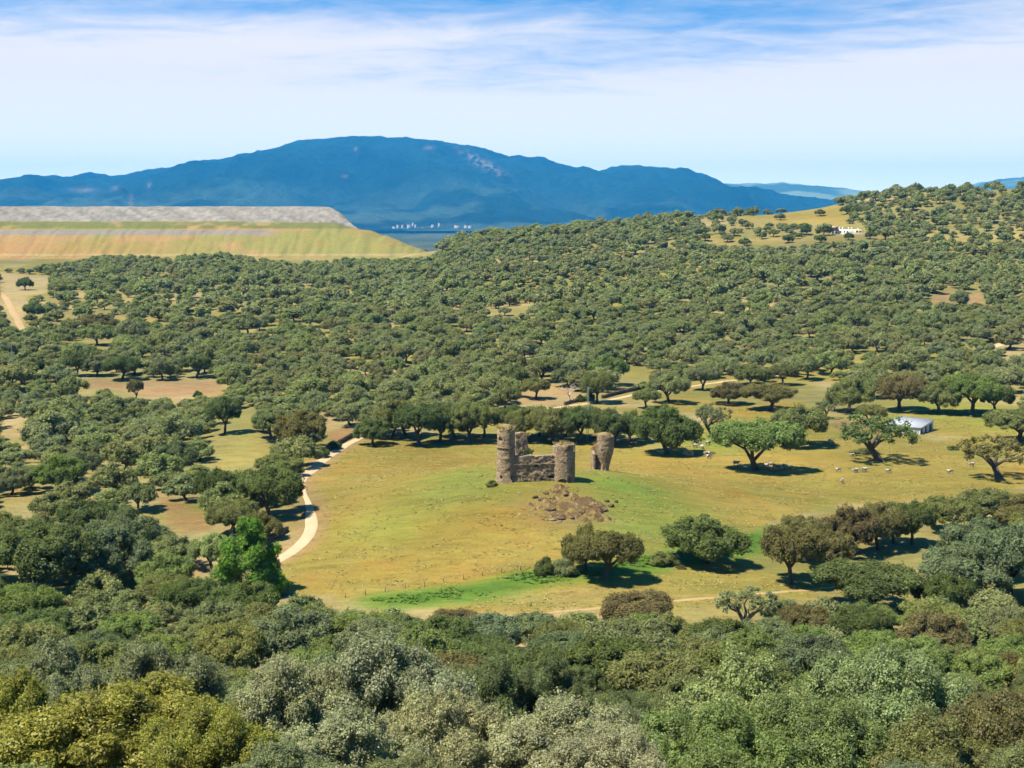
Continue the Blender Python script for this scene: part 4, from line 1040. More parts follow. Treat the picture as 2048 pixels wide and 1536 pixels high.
def scatter():
    cand = []
    g = np.random.default_rng(42)
    grid = {}
    def near(x, y, r):
        cx, cy = int(x // 12), int(y // 12)
        for i in (-1, 0, 1):
            for j in (-1, 0, 1):
                for (a, b, rr) in grid.get((cx + i, cy + j), ()):
                    if (a - x) ** 2 + (b - y) ** 2 < ((r + rr) * .5) ** 2: return True
        return False
    def put(x, y, r): grid.setdefault((int(x // 12), int(y // 12)), []).append((x, y, r))
    for (x, y, w) in placed: put(x, y, w * .8)
    n = 95000
    U = g.uniform(0, 1, n); Y = np.sqrt(60 ** 2 + U * (985 ** 2 - 60 ** 2)); X = g.uniform(-1, 1, n) * (Y * .385 + 14)
    m = 5200; Y2 = np.sqrt(60 ** 2 + g.uniform(0, 1, m) * (330 ** 2 - 60 ** 2)); X2 = g.uniform(-1, 1, m) * (Y2 * .385 + 14)
    X = np.concatenate([X2, X]); Y = np.concatenate([Y2, Y])
    Z = gz(X, Y); W = 4.6 + 6.2 * g.uniform(0, 1, len(X)) ** 1.25; W = np.where(Y < 160, g.uniform(5.2, 8.6, len(X)), W); W = np.where(Y > 600, W * .92, W)
    hr = g.uniform(.50, .74, len(X)); Hh = W * hr
    px, py, dep = proj(X, Y, Z); s = F / dep
    bad = np.zeros(len(X), bool)
    for k, poly in enumerate(OPEN):
        bad |= inpoly(px, py, poly)
        for dx in (-.33, 0, .33):
            for hz in (.45, .92): bad |= inpoly(px + dx * W * s, py - hz * Hh * s, poly)
    for poly in NOBASE: bad |= inpoly(px, py, poly)
    # road corridor stays clear, and the farmhouse and shed stay in view
    rd = (ats(ROAD_L) + ats(ROAD_R[:len(ROAD_L)])) / 2
    rdd = segdist(X, Y, rd); bad |= (rdd < 3.2) | ((rdd < 4.3) & (py > 950) & (py < 1130))
    for (a, b, c, d) in ((1655, 448, 1732, 478), (1770, 832, 1890, 872), (-99, -99, -98, -98)):
        for hz in (0, .5, .95): bad |= (px > a) & (px < c) & (py - hz * Hh * s > b) & (py - hz * Hh * s < d)
    bad |= (X < -40) & (Y > 898)
    bad |= (px < 885) & (Y > 500) & (py - .95 * Hh * s < np.interp(px, [0, 150, 200, 330, 440, 520, 600, 700, 800, 860, 880, 890], [538, 522, 506, 512, 501, 515, 523, 514, 516, 512, 500, 460]))
    dens = fbm(X / 42, Y / 42, 201, 3)
    thin = sstep(.50, .66, dens) * (.75 * sstep(180, 215, Y) * (1 - sstep(290, 320, Y)) + sstep(300, 420, Y))
    hill = np.maximum(sstep(60, 140, X) * sstep(640, 760, Y), sstep(-70, -150, X) * sstep(330, 420, Y) * .6)
    keepp = 1 - .42 * thin - .20 * hill
    bad |= g.uniform(0, 1, len(X)) > keepp ** 2.2
    spread = 1.0 + .20 * hill + .40 * thin + .05 * sstep(600, 900, Y)
    res = []
    for i in np.nonzero(~bad)[0]:
        r = W[i] * (.66 if Y[i] < 190 else .80) * spread[i]
        if near(X[i], Y[i], r): continue
        put(X[i], Y[i], r); res.append(i)
    res = np.array(res)
    tn = fbm(X[res] / 30, Y[res] / 30, 210, 3); rr = g.uniform(0, 1, len(res)); rr2 = g.uniform(0, 1, len(res))
    tones = []
    for k, i in enumerate(res):
        t = rr[k] * .7 + tn[k] * .6
        if rr2[k] < .018: tones.append('rust brown' if Y[i] < 400 else 'brownish olive')
        elif rr2[k] < .08: tones.append('blue-green')
        elif t < .45: tones.append('dark green')
        elif t < .66: tones.append('olive green')
        elif t < .80: tones.append('grey-green')
        elif t < .96: tones.append('bright green')
        else: tones.append('brownish olive' if Y[i] > 200 else 'bright green')
    return X[res], Y[res], Z[res], W[res], Hh[res], px[res], py[res], dep[res], tones
SX, SY, SZ, SW, SH, SPX, SPY, SD, STN = scatter()

def stand_of(px, py, d):
    side = 'left' if px < 560 else ('middle' if px < 1300 else 'right')
    if py > 1420: return 'in the front rows, bottom %s' % side
    if py > 1215: return 'in the wood below the meadow, %s' % side
    if px < 660 and py > 1000: return 'in the near wood left of the gravel road'
    if px < 660 and py > 880: return 'in the wood left of the upper gravel road'
    if px > 1450 and py > 960: return 'among the oaks below the sheep pasture'
    if px < 700: return 'in the woodland between tan field and road'
    if px < 1300: return 'in the woodland behind the castle'
    return 'in the woodland beyond the sheep pasture'
ORD = ['leftmost', 'second', 'third', 'fourth', 'fifth', 'sixth', 'seventh', 'eighth', 'ninth', 'tenth', 'eleventh', 'twelfth', 'thirteenth', 'fourteenth', 'fifteenth', 'sixteenth', 'seventeenth', 'eighteenth', 'nineteenth', 'twentieth']
def scattered_trees():
    s = F / SD; topy = SPY - SH * s
    inview = (SPX + SW * s * .5 > 0) & (SPX - SW * s * .5 < 2048) & (topy < 1530)
    area = np.where(inview, SW * SH * s * s, 0)
    n_ind = 300 - len([1 for h in HAND if h[4] not in ('upright', 'bush')]) - len(FORE)
    order = np.argsort(-area)[:n_ind]; ind = np.zeros(len(SX), bool); ind[order] = True
    cells = {}
    for i in np.nonzero(ind)[0]: cells.setdefault((stand_of(SPX[i], SPY[i], SD[i]), STN[i]), []).append(i)
    for (st, tn), ids in cells.items():
        ids.sort(key=lambda i: SPX[i])
        for k, i in enumerate(ids):
            if len(ids) == 1: lab = '%s oak %s' % (tn, st)
            elif k == 0: lab = 'leftmost %s oak %s' % (tn, st)
            elif k == len(ids) - 1: lab = 'rightmost %s oak %s' % (tn, st)
            else: lab = '%s from left, %s oak %s' % (ORD[min(k, 19)], tn, st)
            kind = 'fore' if SD[i] < 112 else 'near'
            tree('holm_oak', (SX[i], SY[i], SZ[i] - .06), SW[i], SH[i], kind, tn, int(i) * 3 + k, label=lab, group='holm oaks ' + st)
    # the rest of the woodland reads as one mass: one object of instanced trees
    rest = np.nonzero(~ind)[0]
    pc = bpy.data.collections.new('woodland_sources'); names = []
    for k, pr in enumerate(PR['mid'] + PR['far']):
        o = bpy.data.objects.new('woodland_source_%02d' % k, pr['joined']); pc.objects.link(o)
    nm_, nf_ = len(PR['mid']), len(PR['far'])
    g = np.random.default_rng(7)
    pid = np.where(SD[rest] < 520, g.integers(0, nm_, len(rest)), nm_ + g.integers(0, nf_, len(rest)))
    me = bpy.data.meshes.new('woodland'); me.from_pydata(np.stack([SX[rest], SY[rest], SZ[rest] - .06], -1).tolist(), [], [])
    a = me.attributes.new('pid', 'INT', 'POINT'); a.data.foreach_set('value', pid.astype(np.int32))
    a = me.attributes.new('rotz', 'FLOAT_VECTOR', 'POINT'); rv = np.zeros((len(rest), 3), np.float32); rv[:, 2] = g.uniform(0, 6.28, len(rest)); a.data.foreach_set('vector', rv.ravel())
    a = me.attributes.new('size', 'FLOAT_VECTOR', 'POINT'); sv = np.stack([SW[rest], SW[rest] * g.uniform(.85, 1.15, len(rest)), SH[rest] / .64], -1).astype(np.float32); a.data.foreach_set('vector', sv.ravel())
    mean = np.array([.182, .190, .086]); cattr(me, 'tint', np.array([tint_of(STN[i]) * .58 + mean * .56 for i in rest]))
    o = tag(obj('holm_oak_woodland', me), 'open holm oak woodland covering valley and hillsides behind the castle', 'woodland', kind='stuff')
    ng = bpy.data.node_groups.new('woodland', 'GeometryNodeTree')
    ng.interface.new_socket('Geometry', in_out='INPUT', socket_type='NodeSocketGeometry'); ng.interface.new_socket('Geometry', in_out='OUTPUT', socket_type='NodeSocketGeometry')
    N, L = ng.nodes, ng.links
    gi, go = N.new('NodeGroupInput'), N.new('NodeGroupOutput'); ip = N.new('GeometryNodeInstanceOnPoints'); ci = N.new('GeometryNodeCollectionInfo')
    ci.inputs['Collection'].default_value = pc; ci.inputs['Separate Children'].default_value = True; ci.inputs['Reset Children'].default_value = True
    L.new(gi.outputs[0], ip.inputs['Points']); L.new(ci.outputs[0], ip.inputs['Instance']); ip.inputs['Pick Instance'].default_value = True
    def na(nm, ty):
        n = N.new('GeometryNodeInputNamedAttribute'); n.data_type = ty; n.inputs[0].default_value = nm; return n.outputs[0]
    L.new(na('pid', 'INT'), ip.inputs['Instance Index']); L.new(na('size', 'FLOAT_VECTOR'), ip.inputs['Scale'])
    e = N.new('FunctionNodeEulerToRotation'); L.new(na('rotz', 'FLOAT_VECTOR'), e.inputs[0]); L.new(e.outputs[0], ip.inputs['Rotation'])
    L.new(ip.outputs[0], go.inputs[0])
    md = o.modifiers.new('woodland', 'NODES'); md.node_group = ng
    print('trees', len(SX), 'individual', int(ind.sum()), 'max dist ind', SD[ind].max())
scattered_trees()

# ------------------------------------------------------------------ bare trees, branches for sun flecks, and bushes
def dead_tree(px, py, hp, label, seed, m='dead', wide=.5):
    p = at(px, py); s = proj(*p)[2] / F; H = hp * s; g = np.random.default_rng(seed)
    r = empty('dead_tree', p); mb = MB()
    mb.tube([(0, 0, -.2), (.02 * H, 0, .15 * H), (0, 0, .32 * H)], [.045 * H, .035 * H, .03 * H], 7); mb.build('trunk', M[m], r)
    mb = MB()
    def br(a, d, l, rad, lev):
        mid = a + d * l * .5 + g.normal(0, .06 * l, 3); e = a + d * l + g.normal(0, .08 * l, 3)
        mb.tube([a, mid, e], [rad, rad * .7, rad * .35], 5)
        if lev:
            for _ in range(3):
                nd = d + g.normal(0, .55, 3); nd[2] = abs(nd[2]) * .8 + .1; nd /= np.linalg.norm(nd); br(mid if g.random() < .4 else e, nd, l * .62, rad * .55, lev - 1)
    for k in range(4):
        an = k * 1.57 + g.uniform(-.4, .4); d = np.array([math.cos(an) * wide, math.sin(an) * wide, .75]); d /= np.linalg.norm(d); br(np.array([0, 0, .28 * H]), d, .36 * H, .022 * H, 3)
    mb.build('branches', M[m], r); tag(r, label, 'dead tree')
dead_tree(1138, 804, 44, 'bare grey dead tree on the brown field above the castle', 4, 'dead', .8)
dead_tree(1012, 872, 54, 'whitish branches standing in for sun flecks right behind the tall castle tower', 9, 'rockpale', .45)  # pale branches added in place of sun flecks, no dead tree here
for i, (px, py, w, h, tone, lab) in enumerate(((1090, 1150, 46, 36, 'dark green', 'dark upright bush at the left end of the oaks by the strip'), (1128, 1149, 56, 34, 'grey-green', 'grey low bush between the dark bush and the brownish oak'),
        (1320, 1128, 50, 26, 'olive green', 'low bramble bush left of the round-headed oak trunk'), (1345, 1128, 40, 22, 'dark green', 'dark bramble under the round-headed oak'), (1362, 1137, 22, 7, 'rust brown', 'low brown scrub patch on the near pasture'),
        (1680, 1078, 40, 30, 'olive green', 'olive bush below the pasture between oak row and right clump'), (1160, 803, 22, 14, 'dark green', 'dark bush by the stone wall above the castle'), (1178, 802, 26, 22, 'dark green', 'round dark bush at the farm track bend'),
        (1728, 905, 60, 9, 'olive green', 'low green scrub left of the thin-leaved oak by the shed'), (1905, 899, 26, 8, 'dark green', 'tiny dark bush on the pasture right of the shed'), (982, 972, 26, 13, 'olive green', 'low olive shrub at the left foot of the tall tower'),
        (640, 915, 40, 22, 'dark green', 'hedge bush along the upper gravel road'), (668, 897, 34, 16, 'dark green', 'hedge bush beside the stone wall by the upper road'), (590, 945, 40, 20, 'olive green', 'low bush at the road above the bend'),
        (395, 793, 20, 12, 'dark green', 'small bush at the lower edge of the tan field'), (1268, 778, 12, 9, 'grey-green', 'tiny bush on the pasture above the farm track'))):
    p = at(px, py); s = proj(*p)[2] / F
    tree('bush', p - np.array([0, 0, .05]), w * s, h * s, 'bush', tone, i, label=lab, cat='bush')

# ------------------------------------------------------------------ dry-stone walls, fence, masts
def stone_wall(name, pts, h, label, w=.5):
    P = ats(pts); root = empty(name, P[0]); L_ = np.concatenate([[0], np.cumsum(np.linalg.norm(np.diff(P[:, :2], axis=0), axis=1))]); mb = MB(); t = 0.0
    cp = MB()
    while t < L_[-1]:
        x = np.interp(t, L_, P[:, 0]); y = np.interp(t, L_, P[:, 1]); k = min(np.searchsorted(L_, t, side='right') - 1, len(P) - 2); d = P[k + 1] - P[k]; rz = math.atan2(d[1], d[0])
        z = float(gz(x, y)); hh = h * rng.uniform(.75, 1.1); lo = np.array(root.location)
        for lev in range(3): mb.box(np.array([x, y, z + hh * (lev + .4) / 3 - .05]) - lo, (rng.uniform(.34, .5), w * rng.uniform(.85, 1.1), hh / 3 * 1.12), rz + rng.uniform(-.15, .15), .03)
        cp.box(np.array([x, y, z + hh + .02]) - lo, (rng.uniform(.3, .5), w * .8, .14), rz + rng.uniform(-.3, .3), .03); t += .4
    mb.build('stones', M['drystone'], root)['kind'] = 'stuff'; cp.build('coping', M['drystone'], root)['kind'] = 'stuff'
    tag(root, label, 'wall')
stone_wall('stone_wall', [(1130, 810), (1165, 802), (1180, 799)], .75, 'low dry-stone wall by the bare dead tree above the castle')
stone_wall('stone_wall', [(1205, 797), (1240, 788), (1285, 778), (1320, 771)], .85, 'dark dry-stone wall along the upper side of the farm track')
stone_wall('stone_wall', [(640, 910), (668, 894), (700, 876), (725, 866)], .75, 'dry-stone wall along the left of the upper gravel road')
stone_wall('stone_wall', [(530, 1090), (555, 1076), (575, 1062)], .7, 'short dry-stone wall left of the road bend behind the vivid ash')
stone_wall('stone_wall', [(76, 768), (105, 766), (140, 760)], .7, 'dry-stone wall at the left end of the tan field')
stone_wall('stone_wall', [(1960, 690), (2000, 682), (2050, 668)], .9, 'dry-stone wall beside the road at the right edge')
stone_wall('stone_wall', [(568, 953), (592, 938), (605, 930)], .6, 'short dry-stone wall beside the road above the bend')
def fence():
    P = ats([(690, 1196), (780, 1182), (880, 1166), (980, 1149), (1070, 1137)]); root = empty('wire_fence', P[0]); lo = np.array(root.location)
    L_ = np.concatenate([[0], np.cumsum(np.linalg.norm(np.diff(P[:, :2], axis=0), axis=1))]); pm = MB(); pm.box((0, 0, .45), (.06, .06, .9), .3, .01); pme = pm.mesh('post', M['wood']); tops = []
    for t in np.arange(0, L_[-1], 2.4):
        x = np.interp(t, L_, P[:, 0]); y = np.interp(t, L_, P[:, 1]); q = np.array([x, y, float(gz(x, y))]) - lo
        o = obj('post', pme, root, q); o.rotation_euler = (random.uniform(-.07, .07), random.uniform(-.07, .07), random.uniform(0, 3)); tops.append(q)
    tops = np.array(tops)
    for z in (.4, .85): mb = MB(); mb.tube(tops + np.array([0, 0, z]), [.006] * len(tops), 4); mb.build('wire', M['steel'], root)
    tag(root, 'thin wire fence on wooden posts along the edge of the golden meadow', 'fence')
fence()
def mast(px, py, hp, label):
    p = at(px, py); s = proj(*p)[2] / F; H = hp * s; root = empty('lattice_mast', p); w0, w1 = .42, .20
    def cor(k, z): w = w0 + (w1 - w0) * z / H; return np.array([(-w, -w), (w, -w), (w, w), (-w, w)][k] + (z,)) * np.array([.5, .5, 1])
    for k in range(4): mb = MB(); mb.tube([cor(k, -.2), cor(k, H)], [.028, .022], 4); mb.build('upright', M['steel'], root)
    mb = MB(); zs = np.linspace(0, H, int(H / .55) + 2)
    for a, b in zip(zs[:-1], zs[1:]):
        for k in range(4): mb.tube([cor(k, a), cor((k + 1) % 4, b)], [.012, .012], 4); mb.tube([cor(k, a), cor((k + 1) % 4, a)], [.01, .01], 4)
    mb.build('bracing', M['steel'], root)
    tag(root, label, 'mast')
mast(1175, 884, 112, 'slender grey lattice mast among the oaks behind the castle')
mast(26, 768, 80, 'slender grey lattice mast at the left edge of the woodland')

# ------------------------------------------------------------------ shed, farmhouse, village
def shed():
    A = at(1840, 869); s = proj(*A)[2] / F
    rz = math.radians(38); u = np.array([-math.cos(rz), math.sin(rz) * 1.0, 0]); v = np.array([math.sin(rz), math.cos(rz), 0])
    # local frame: x along the front eave (to the left), y along the end wall with doors
    Lx, Ly, hf, hb = 7.6, 7.0, 1.35, 2.15
    root = empty('livestock_shed', A)
    def P(a, b, z): return u * a + v * b + np.array([0, 0, z])
    def prism(mb, pts_low, z0, ztop):
        n = len(pts_low); V = [P(a, b, z0) for a, b in pts_low] + [P(a, b, z) for (a, b), z in zip(pts_low, ztop)]
        mb.add(V, [[i, (i + 1) % n, n + (i + 1) % n, n + i] for i in range(n)]); mb.add([V[i] for i in range(n)] + V[n:], [[3, 2, 1, 0], [4, 5, 6, 7]] if n == 4 else None)
    def hgt(b): return hf + (hb - hf) * b / Ly
    th = .16
    openings = [(.4, 1.4, .0, 1.15), (2.6, 3.6, 0, 1.3), (4.9, 6.3, 0, 1.55)]
    mb = MB(); cuts = [0] + [c for o in openings for c in o[:2]] + [Ly]
    for i in range(0, len(cuts), 2): prism(mb, [(0, cuts[i]), (th, cuts[i]), (th, cuts[i + 1]), (0, cuts[i + 1])], -.4, [hgt(cuts[i]), hgt(cuts[i]), hgt(cuts[i + 1]), hgt(cuts[i + 1])])
    for (b0, b1, z0, z1) in openings: prism(mb, [(.003, b0), (th - .003, b0), (th - .003, b1), (.003, b1)], z1, [hgt(b0) - .003, hgt(b0) - .003, hgt(b1) - .003, hgt(b1) - .003])
    mb.build('end_wall', M['white'], root)
    for n, q in (('front_wall', [(th, 0), (Lx, 0), (Lx, th), (th, th)]), ('back_wall', [(th, Ly - th), (Lx, Ly - th), (Lx, Ly), (th, Ly)]), ('far_wall', [(Lx - th, th), (Lx, th), (Lx, Ly - th), (Lx - th, Ly - th)])):
        mb = MB(); prism(mb, q, -.4, [hgt(b) - .004 for _, b in q]); mb.build(n, M['white'], root)
    mb = MB(); q = [(-.25, -.3), (Lx + .25, -.3), (Lx + .25, Ly + .25), (-.25, Ly + .25)]
    V = [P(a, b, hgt(b) + .02) for a, b in q] + [P(a, b, hgt(b) + .10) for a, b in q]; mb.add(V, [[3, 2, 1, 0], [4, 5, 6, 7], [0, 1, 5, 4], [1, 2, 6, 5], [2, 3, 7, 6], [3, 0, 4, 7]])
    rf = mb.build('roof', M['roof'], root)
    for a in np.arange(.2, Lx, .8): mb = MB(); mb.tube([P(a, -.3, hgt(-.3) + .12), P(a, Ly + .2, hgt(Ly + .2) + .12)], [.035, .035], 4); mb.build('rib', M['roof'], rf)
    for i, (b0, b1, z0, z1) in enumerate(openings):
        mb = MB(); prism(mb, [(.05 if i != 1 else .10, b0 + .01), (.10 if i != 1 else .14, b0 + .01), (.10 if i != 1 else .14, b1 - .01), (.05 if i != 1 else .10, b1 - .01)], -.2, [z1 - .01] * 4); d = mb.build('door', M['door' if i != 1 else 'dark'], root)
    mb = MB(); prism(mb, [(2.0, -.02), (4.4, -.02), (4.4, .02), (2.0, .02)], .15, [1.0] * 4); mb.build('front_door', M['door'], root)
    tag(root, 'low whitewashed livestock shed with grey sheet roof and dark green doors', 'shed')
    for k, (px, py, w) in enumerate(((1818, 889, 12), (1870, 863, 5), (1852, 868, 5), (1874, 897, 8), (1898, 900, 7))):
        p = at(px, py); sc = proj(*p)[2] / F; r = obj('stone', rock_mesh('stone', 60 + k, .4, 'rockpale')); kk = w * sc * .55; r.location = p; r.scale = (kk, kk * .7, kk * .6)
        tag(r, ['long pale stone on the grass before the shed', 'pale stone by the far shed door', 'pale stone by the middle shed door', 'flat pale stone in the pasture right of the shed', 'flat pale stone beside the tiny dark bush'][k], 'stone')
shed()
def farmhouse():
    A = at(1662, 469); s = proj(*A)[2] / F; root = empty('farmhouse', A)
    def X(px): return (px - 1662) * s
    def block(name, x0, x1, y0, y1, h, m='cream', wins=()):
        mb = MB(); mb.box(((x0 + x1) / 2, (y0 + y1) / 2, h / 2 - 1), (x1 - x0, y1 - y0, h + 2)); b = mb.build(name, M[m], root)
        for (wx, wz, ww, wh) in wins:
            mb = MB(); mb.box((wx, y0 - .01, wz), (ww, .16, wh)); w = mb.build('window', M['dark'], b)
            mb = MB(); mb.box((wx, y0 - .06, wz - wh / 2 - .08), (ww + .2, .25, .12)); mb.build('sill', M['cream'], w)
        return b
    h2 = 13 * s
    block('house_block', X(1662), X(1676), 0, 5, h2, 'cream', [(X(1665), h2 * .72, .9, .9), (X(1672), h2 * .72, .9, .9), (X(1665), h2 * .3, .9, .9), (X(1672), h2 * .3, .9, 1.0)])
    mb = MB(); x0, x1 = X(1661.3), X(1676.7); V = [(x0, -.4, h2), (x1, -.4, h2), (x1, 5.4, h2), (x0, 5.4, h2), (x0, 2.5, h2 + 1.0), (x1, 2.5, h2 + 1.0)]; mb.add(V, [[0, 1, 5, 4], [2, 3, 4, 5], [3, 2, 1, 0]], [[0, 4, 3], [1, 2, 5]]); mb.build('roof', M['tile'], root)
    block('long_wing', X(1676.1), X(1708), .8, 5, 10 * s, 'white', [(X(1682), 1.6, .7, .9), (X(1689), 1.6, .7, .9), (X(1695), 1.5, .7, .9)])
    block('end_wing', X(1708.1), X(1725), .4, 5, 10.5 * s, 'cream', [(X(1714), 1.4, 1.0, 1.6), (X(1720), 1.4, .8, 1.0)])
    for px, hh in ((1680.5, 15), (1687, 15.5), (1699, 14.5), (1705, 14.5), (1718, 13)):
        mb = MB(); mb.box((X(px), 2.6, hh * s / 2), (.5, .5, hh * s)); mb.build('chimney', M['cream'], root)
    mb = MB(); mb.box((X(1704), -3, .2), (X(1730) - X(1680), .4, 1.4)); mb.build('yard_wall', M['cream'], root)
    tag(root, 'distant whitewashed farmhouse with long wing and chimneys on the hillside', 'farmhouse')
farmhouse()
M['villagewall'] = flat('far_whitewash', (.30, .28, .26), .9, .1, .1)
def village():
    spec = [(789, 455, 7, 5), (797, 451, 6, 4), (806, 451, 5, 4), (819, 451, 9, 4), (827, 447, 4, 4), (832, 450, 4, 3), (808, 456, 4, 3), (840, 460, 5, 4), (846, 457, 4, 4), (866, 450, 7, 3), (879, 449, 5, 6), (878, 454, 4, 3), (914, 452, 12, 4), (932, 452, 8, 4), (940, 452, 8, 3), (830, 463, 4, 3), (960, 458, 6, 3)]
    rk = sorted(range(len(spec)), key=lambda k: spec[k][0])
    wd = ['leftmost', 'second', 'third', 'fourth', 'fifth', 'sixth', 'seventh', 'eighth', 'ninth', 'tenth', 'eleventh', 'twelfth', 'thirteenth', 'fourteenth', 'fifteenth', 'sixteenth', 'rightmost']
    VL = [None] * 17
    for a, b in enumerate(rk): VL[b] = '%s tiny white house%s of the village at the mountain foot' % (wd[a], '' if a in (0, 16) else ' from left')
    for i, (px, py, w, h) in enumerate(spec):
        d = 6300.0; sc = d / F; x = (px - 1024) * sc; z = 45 - (py + 1 - HOR) * sc
        W, Hh, D = w * sc * .8, h * sc * .7, 10.0; r = empty('village_house', (x, d, z)); mb = MB(); mb.box((0, 0, Hh * .35 - 10), (W, D, Hh * .7 + 20)); mb.build('wall', M['villagewall'], r)
        mb = MB(); e = Hh * .7; V = [(-W / 2 - .4, -D / 2 - .5, e), (W / 2 + .4, -D / 2 - .5, e), (W / 2 + .4, D / 2 + .5, e), (-W / 2 - .4, D / 2 + .5, e), (-W / 2 - .4, 0, e + Hh * .3), (W / 2 + .4, 0, e + Hh * .3)]
        mb.add(V, [[0, 1, 5, 4], [2, 3, 4, 5], [3, 2, 1, 0]], [[0, 4, 3], [1, 2, 5]]); mb.build('roof', M['tile'], r)
        tag(r, VL[i], 'house', 'far village houses')
village()

# ------------------------------------------------------------------ sheep
def sheep_mesh(lying):
    me = bpy.data.meshes.new('sk'); hz = .62 if not lying else .30
    v = [(-.42, 0, hz), (-.15, 0, hz + .03), (.18, 0, hz + .03), (.42, 0, hz + .02), (.58, 0, hz + (.16 if not lying else .22)), (.72, 0, hz + (.16 if not lying else .2)), (.84, 0, hz + .06)]
    e = [(i, i + 1) for i in range(6)]; r = [.2, .27, .26, .2, .12, .1, .055]
    for bx, src in ((-.36, 0), (.34, 3)):
        for sy in (-.12, .12):
            k = len(v)
            if not lying: v += [(bx, sy, .36), (bx + .01, sy, .18), (bx + .02, sy, .0)]; r += [.085, .05, .04]
            else: v += [(bx, sy * 1.5, .14), (bx + .15, sy * 1.7, .07), (bx + .26, sy * 1.7, .05)]; r += [.085, .05, .04]
            e += [(src, k), (k, k + 1), (k + 1, k + 2)]
    for sy in (-1, 1): k = len(v); v += [(.66, sy * .10, hz + .22), (.63, sy * .19, hz + .20)]; r += [.035, .02]; e += [(5, k), (k, k + 1)]
    k = len(v); v += [(-.60, 0, hz - .05), (-.62, 0, hz - .2)]; r += [.05, .03]; e += [(0, k), (k, k + 1)]
    me.from_pydata(v, e, []); o = bpy.data.objects.new('sk', me); COL.objects.link(o)
    o.modifiers.new('skin', 'SKIN'); o.modifiers.new('sub', 'SUBSURF').levels = 1
    for i, sv in enumerate(me.skin_vertices[0].data): sv.radius = (r[i], r[i]); sv.use_root = (i == 1)
    dg = bpy.context.evaluated_depsgraph_get(); m2 = bpy.data.meshes.new_from_object(o.evaluated_get(dg)); bpy.data.objects.remove(o)
    m2.name = 'sheep'; m2.materials.clear(); m2.materials.append(M['wool']); m2.polygons.foreach_set('use_smooth', np.ones(len(m2.polygons), bool)); return m2
def sheep():
    st, ly = sheep_mesh(False), sheep_mesh(True)
    shade = [(1472, 931), (1480, 934), (1492, 936), (1527, 937), (1533, 933), (1543, 939), (1548, 936), (1556, 935), (1562, 938), (1569, 937), (1539, 930), (1586, 938)]
    rk = sorted(range(len(shade)), key=lambda k: shade[k][0])
    for i, (x, y) in enumerate(shade): one(ly if i % 3 else st, x, y, i * 1.3, '%s sheep in the shade beneath the broad bright green oak%s' % (['leftmost', 'second', 'third', 'fourth', 'fifth', 'sixth', 'seventh', 'eighth', 'ninth', 'tenth', 'eleventh', 'rightmost'][rk.index(i)], '' if rk.index(i) in (0, 11) else ', from left'), 'sheep in the shade of the broad oak')
    for i, (x, y) in enumerate([(1370, 911), (1385, 913), (1418, 918)]): one(st, x, y, .4 + i, '%s of three sheep in the shadow right of the split-trunk oak' % ['leftmost', 'middle one', 'rightmost'][i], 'sheep by the dark oak')
    for i, (x, y) in enumerate([(1390, 896), (1399, 891), (1416, 890), (1404, 898), (1412, 911), (1421, 912)]): one(st, x, y, i * 1.7, 'small sheep grazing between dark and broad bright oak, %s' % ['leftmost of them', 'upper left', 'topmost', 'in the middle', 'lower right', 'rightmost of them'][i], 'sheep between the two oaks')
    for (x, y, a, l) in ((1661, 886, .2, 'sheep left of the thin-leaved oak, nearer the green scrub'), (1664, 890, 2.9, 'sheep just below another, left of the thin-leaved oak'), (1704, 914, .5, 'sheep left of the thin-leaved oak trunk'), (1754, 921, .1, 'sheep at the foot of the thin-leaved oak'),
                         (1676, 944, 2.8, 'leftmost of four sheep in a line on the open pasture'), (1711, 945, .3, 'second sheep of the line on the open pasture'), (1728, 944, .1, 'third sheep of the line on the open pasture'), (1777, 946, 3.0, 'rightmost of four sheep in a line on the open pasture'),
                         (1900, 948, 2.6, 'sheep alone in the middle of the right pasture'), (1943, 933, .2, 'sheep left of the gnarled oak at the right edge'), (1684, 966, 1, 'small sheep lower down the pasture below the line of four')): one(st, x, y, a, l, None)
def one(me, x, y, a, lab, grp):
    p = at(x, y); o = obj('sheep', me); o.location = p; o.rotation_euler = (0, 0, a); k = random.uniform(.78, .95); o.scale = (k, k, k); tag(o, lab, 'sheep', grp)
sheep()

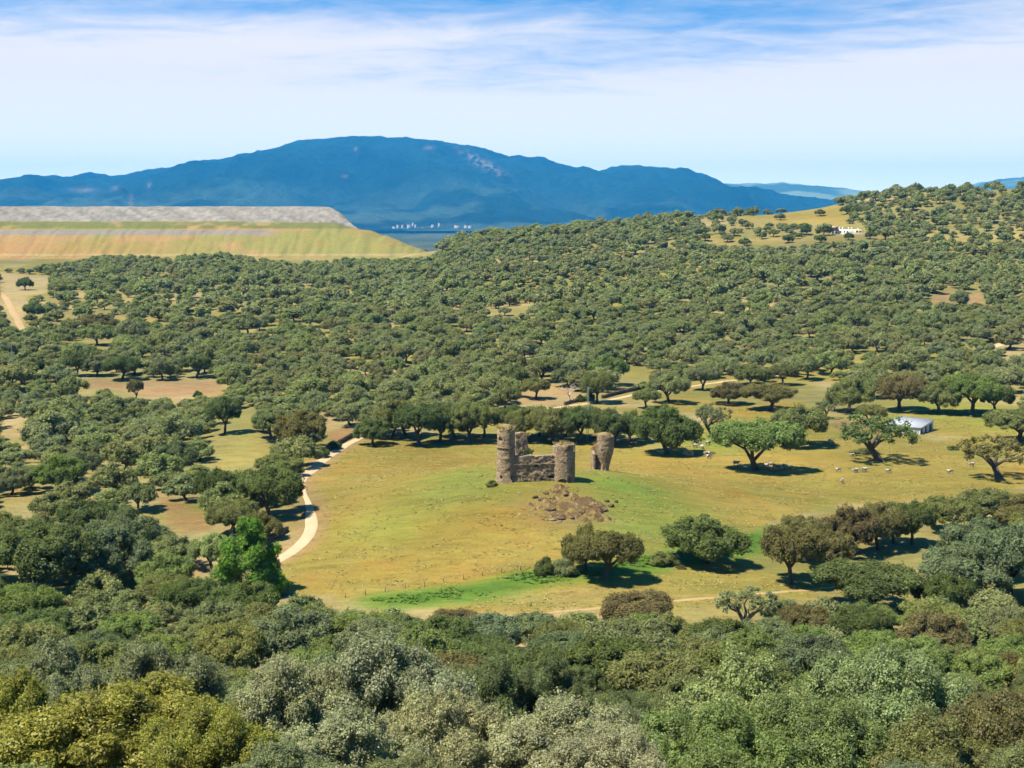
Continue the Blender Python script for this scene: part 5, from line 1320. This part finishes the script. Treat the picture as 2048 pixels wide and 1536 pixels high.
# ------------------------------------------------------------------ meadow tufts (uncountable)
def tufts():
    g = np.random.default_rng(77); n = 260000
    Y = np.sqrt(150 ** 2 + g.uniform(0, 1, n) * (330 ** 2 - 150 ** 2)); X = g.uniform(-1, 1, n) * Y * .38; Z = gz(X, Y); px, py, _ = proj(X, Y, Z)
    ok = inpoly(px, py, MEADOW); rd = (ats(ROAD_L) + ats(ROAD_R[:len(ROAD_L)])) / 2; ok &= segdist(X, Y, rd) > 1.8
    ok &= fbm(X / 4, Y / 2.5, 300, 4) + g.uniform(-.12, .12, n) > .54
    X, Y, Z = X[ok], Y[ok], Z[ok]; d = segdist(X, Y, ats(LUSH)); pal = np.array([(.24, .185, .055), (.26, .21, .07), (.20, .185, .045), (.185, .165, .04), (.26, .215, .08), (.22, .155, .05)])
    lushp = np.array([(.05, .115, .015), (.075, .14, .02), (.11, .16, .03)])
    for name, lab, sel, pl, hh, mx in (('dry_grass', 'straw-coloured and olive grass tufts over the open meadow', d > 2.2, pal, .025, 15000), ('lush_grass', 'lush green grass along the damp strip below the meadow', d <= 2.2, lushp, .22, 5000)):
        idx = np.nonzero(sel)[0][:mx]; per = 4; k = np.repeat(idx, per); m_ = len(k); col = np.repeat(pl[g.integers(0, len(pl), len(idx))] * .88 * g.uniform(.78, 1.12, (len(idx), 1)), per * 4, axis=0)
        c = np.stack([X[k] + g.normal(0, .16, m_), Y[k] + g.normal(0, .16, m_), Z[k] + hh * g.uniform(.3, 1.2, m_)], -1)
        nr = g.normal(0, .22, (m_, 3)); nr[:, 2] = 1; nr /= np.linalg.norm(nr, axis=1)[:, None]; a = np.cross(nr, g.normal(size=(m_, 3))); a /= np.linalg.norm(a, axis=1)[:, None]; b = np.cross(nr, a)
        a = a * g.uniform(.08, .24, (m_, 1)); b = b * g.uniform(.05, .12, (m_, 1))
        V = np.stack([c - a, c - b, c + a, c + b], 1).reshape(-1, 3); me = np_mesh(name, V, [np.arange(m_ * 4).reshape(-1, 4)], False, [M['tuft']]); cattr(me, 'cover', col)
        tag(obj(name, me), lab, 'grass', kind='stuff')
M['tuft'] = attr_material('grass_tufts', 'cover', 1.5, .3, 3.0, .1, .05)
tufts()

# ------------------------------------------------------------------ air
def haze():
    XF = float(GX[-1]) + 200
    mb = MB(); mb.box((0, 8100, 265), (2 * XF, 18200, 720)); me = mb.mesh('haze', M['dark'])
    m = bpy.data.materials.new('pale_air'); m.use_nodes = True; N = m.node_tree.nodes; N.clear(); o = N.new('ShaderNodeOutputMaterial'); v = N.new('ShaderNodeVolumePrincipled')
    v.inputs['Color'].default_value = (.04, .45, 1.0, 1); v.inputs['Density'].default_value = 5.6e-5; v.inputs['Anisotropy'].default_value = 0.0
    m.node_tree.links.new(v.outputs[0], o.inputs['Volume']); me.materials.clear(); me.materials.append(m)
    tag(obj('haze', me), 'thin bluish haze filling the air toward the mountain', 'haze', kind='stuff')
haze()
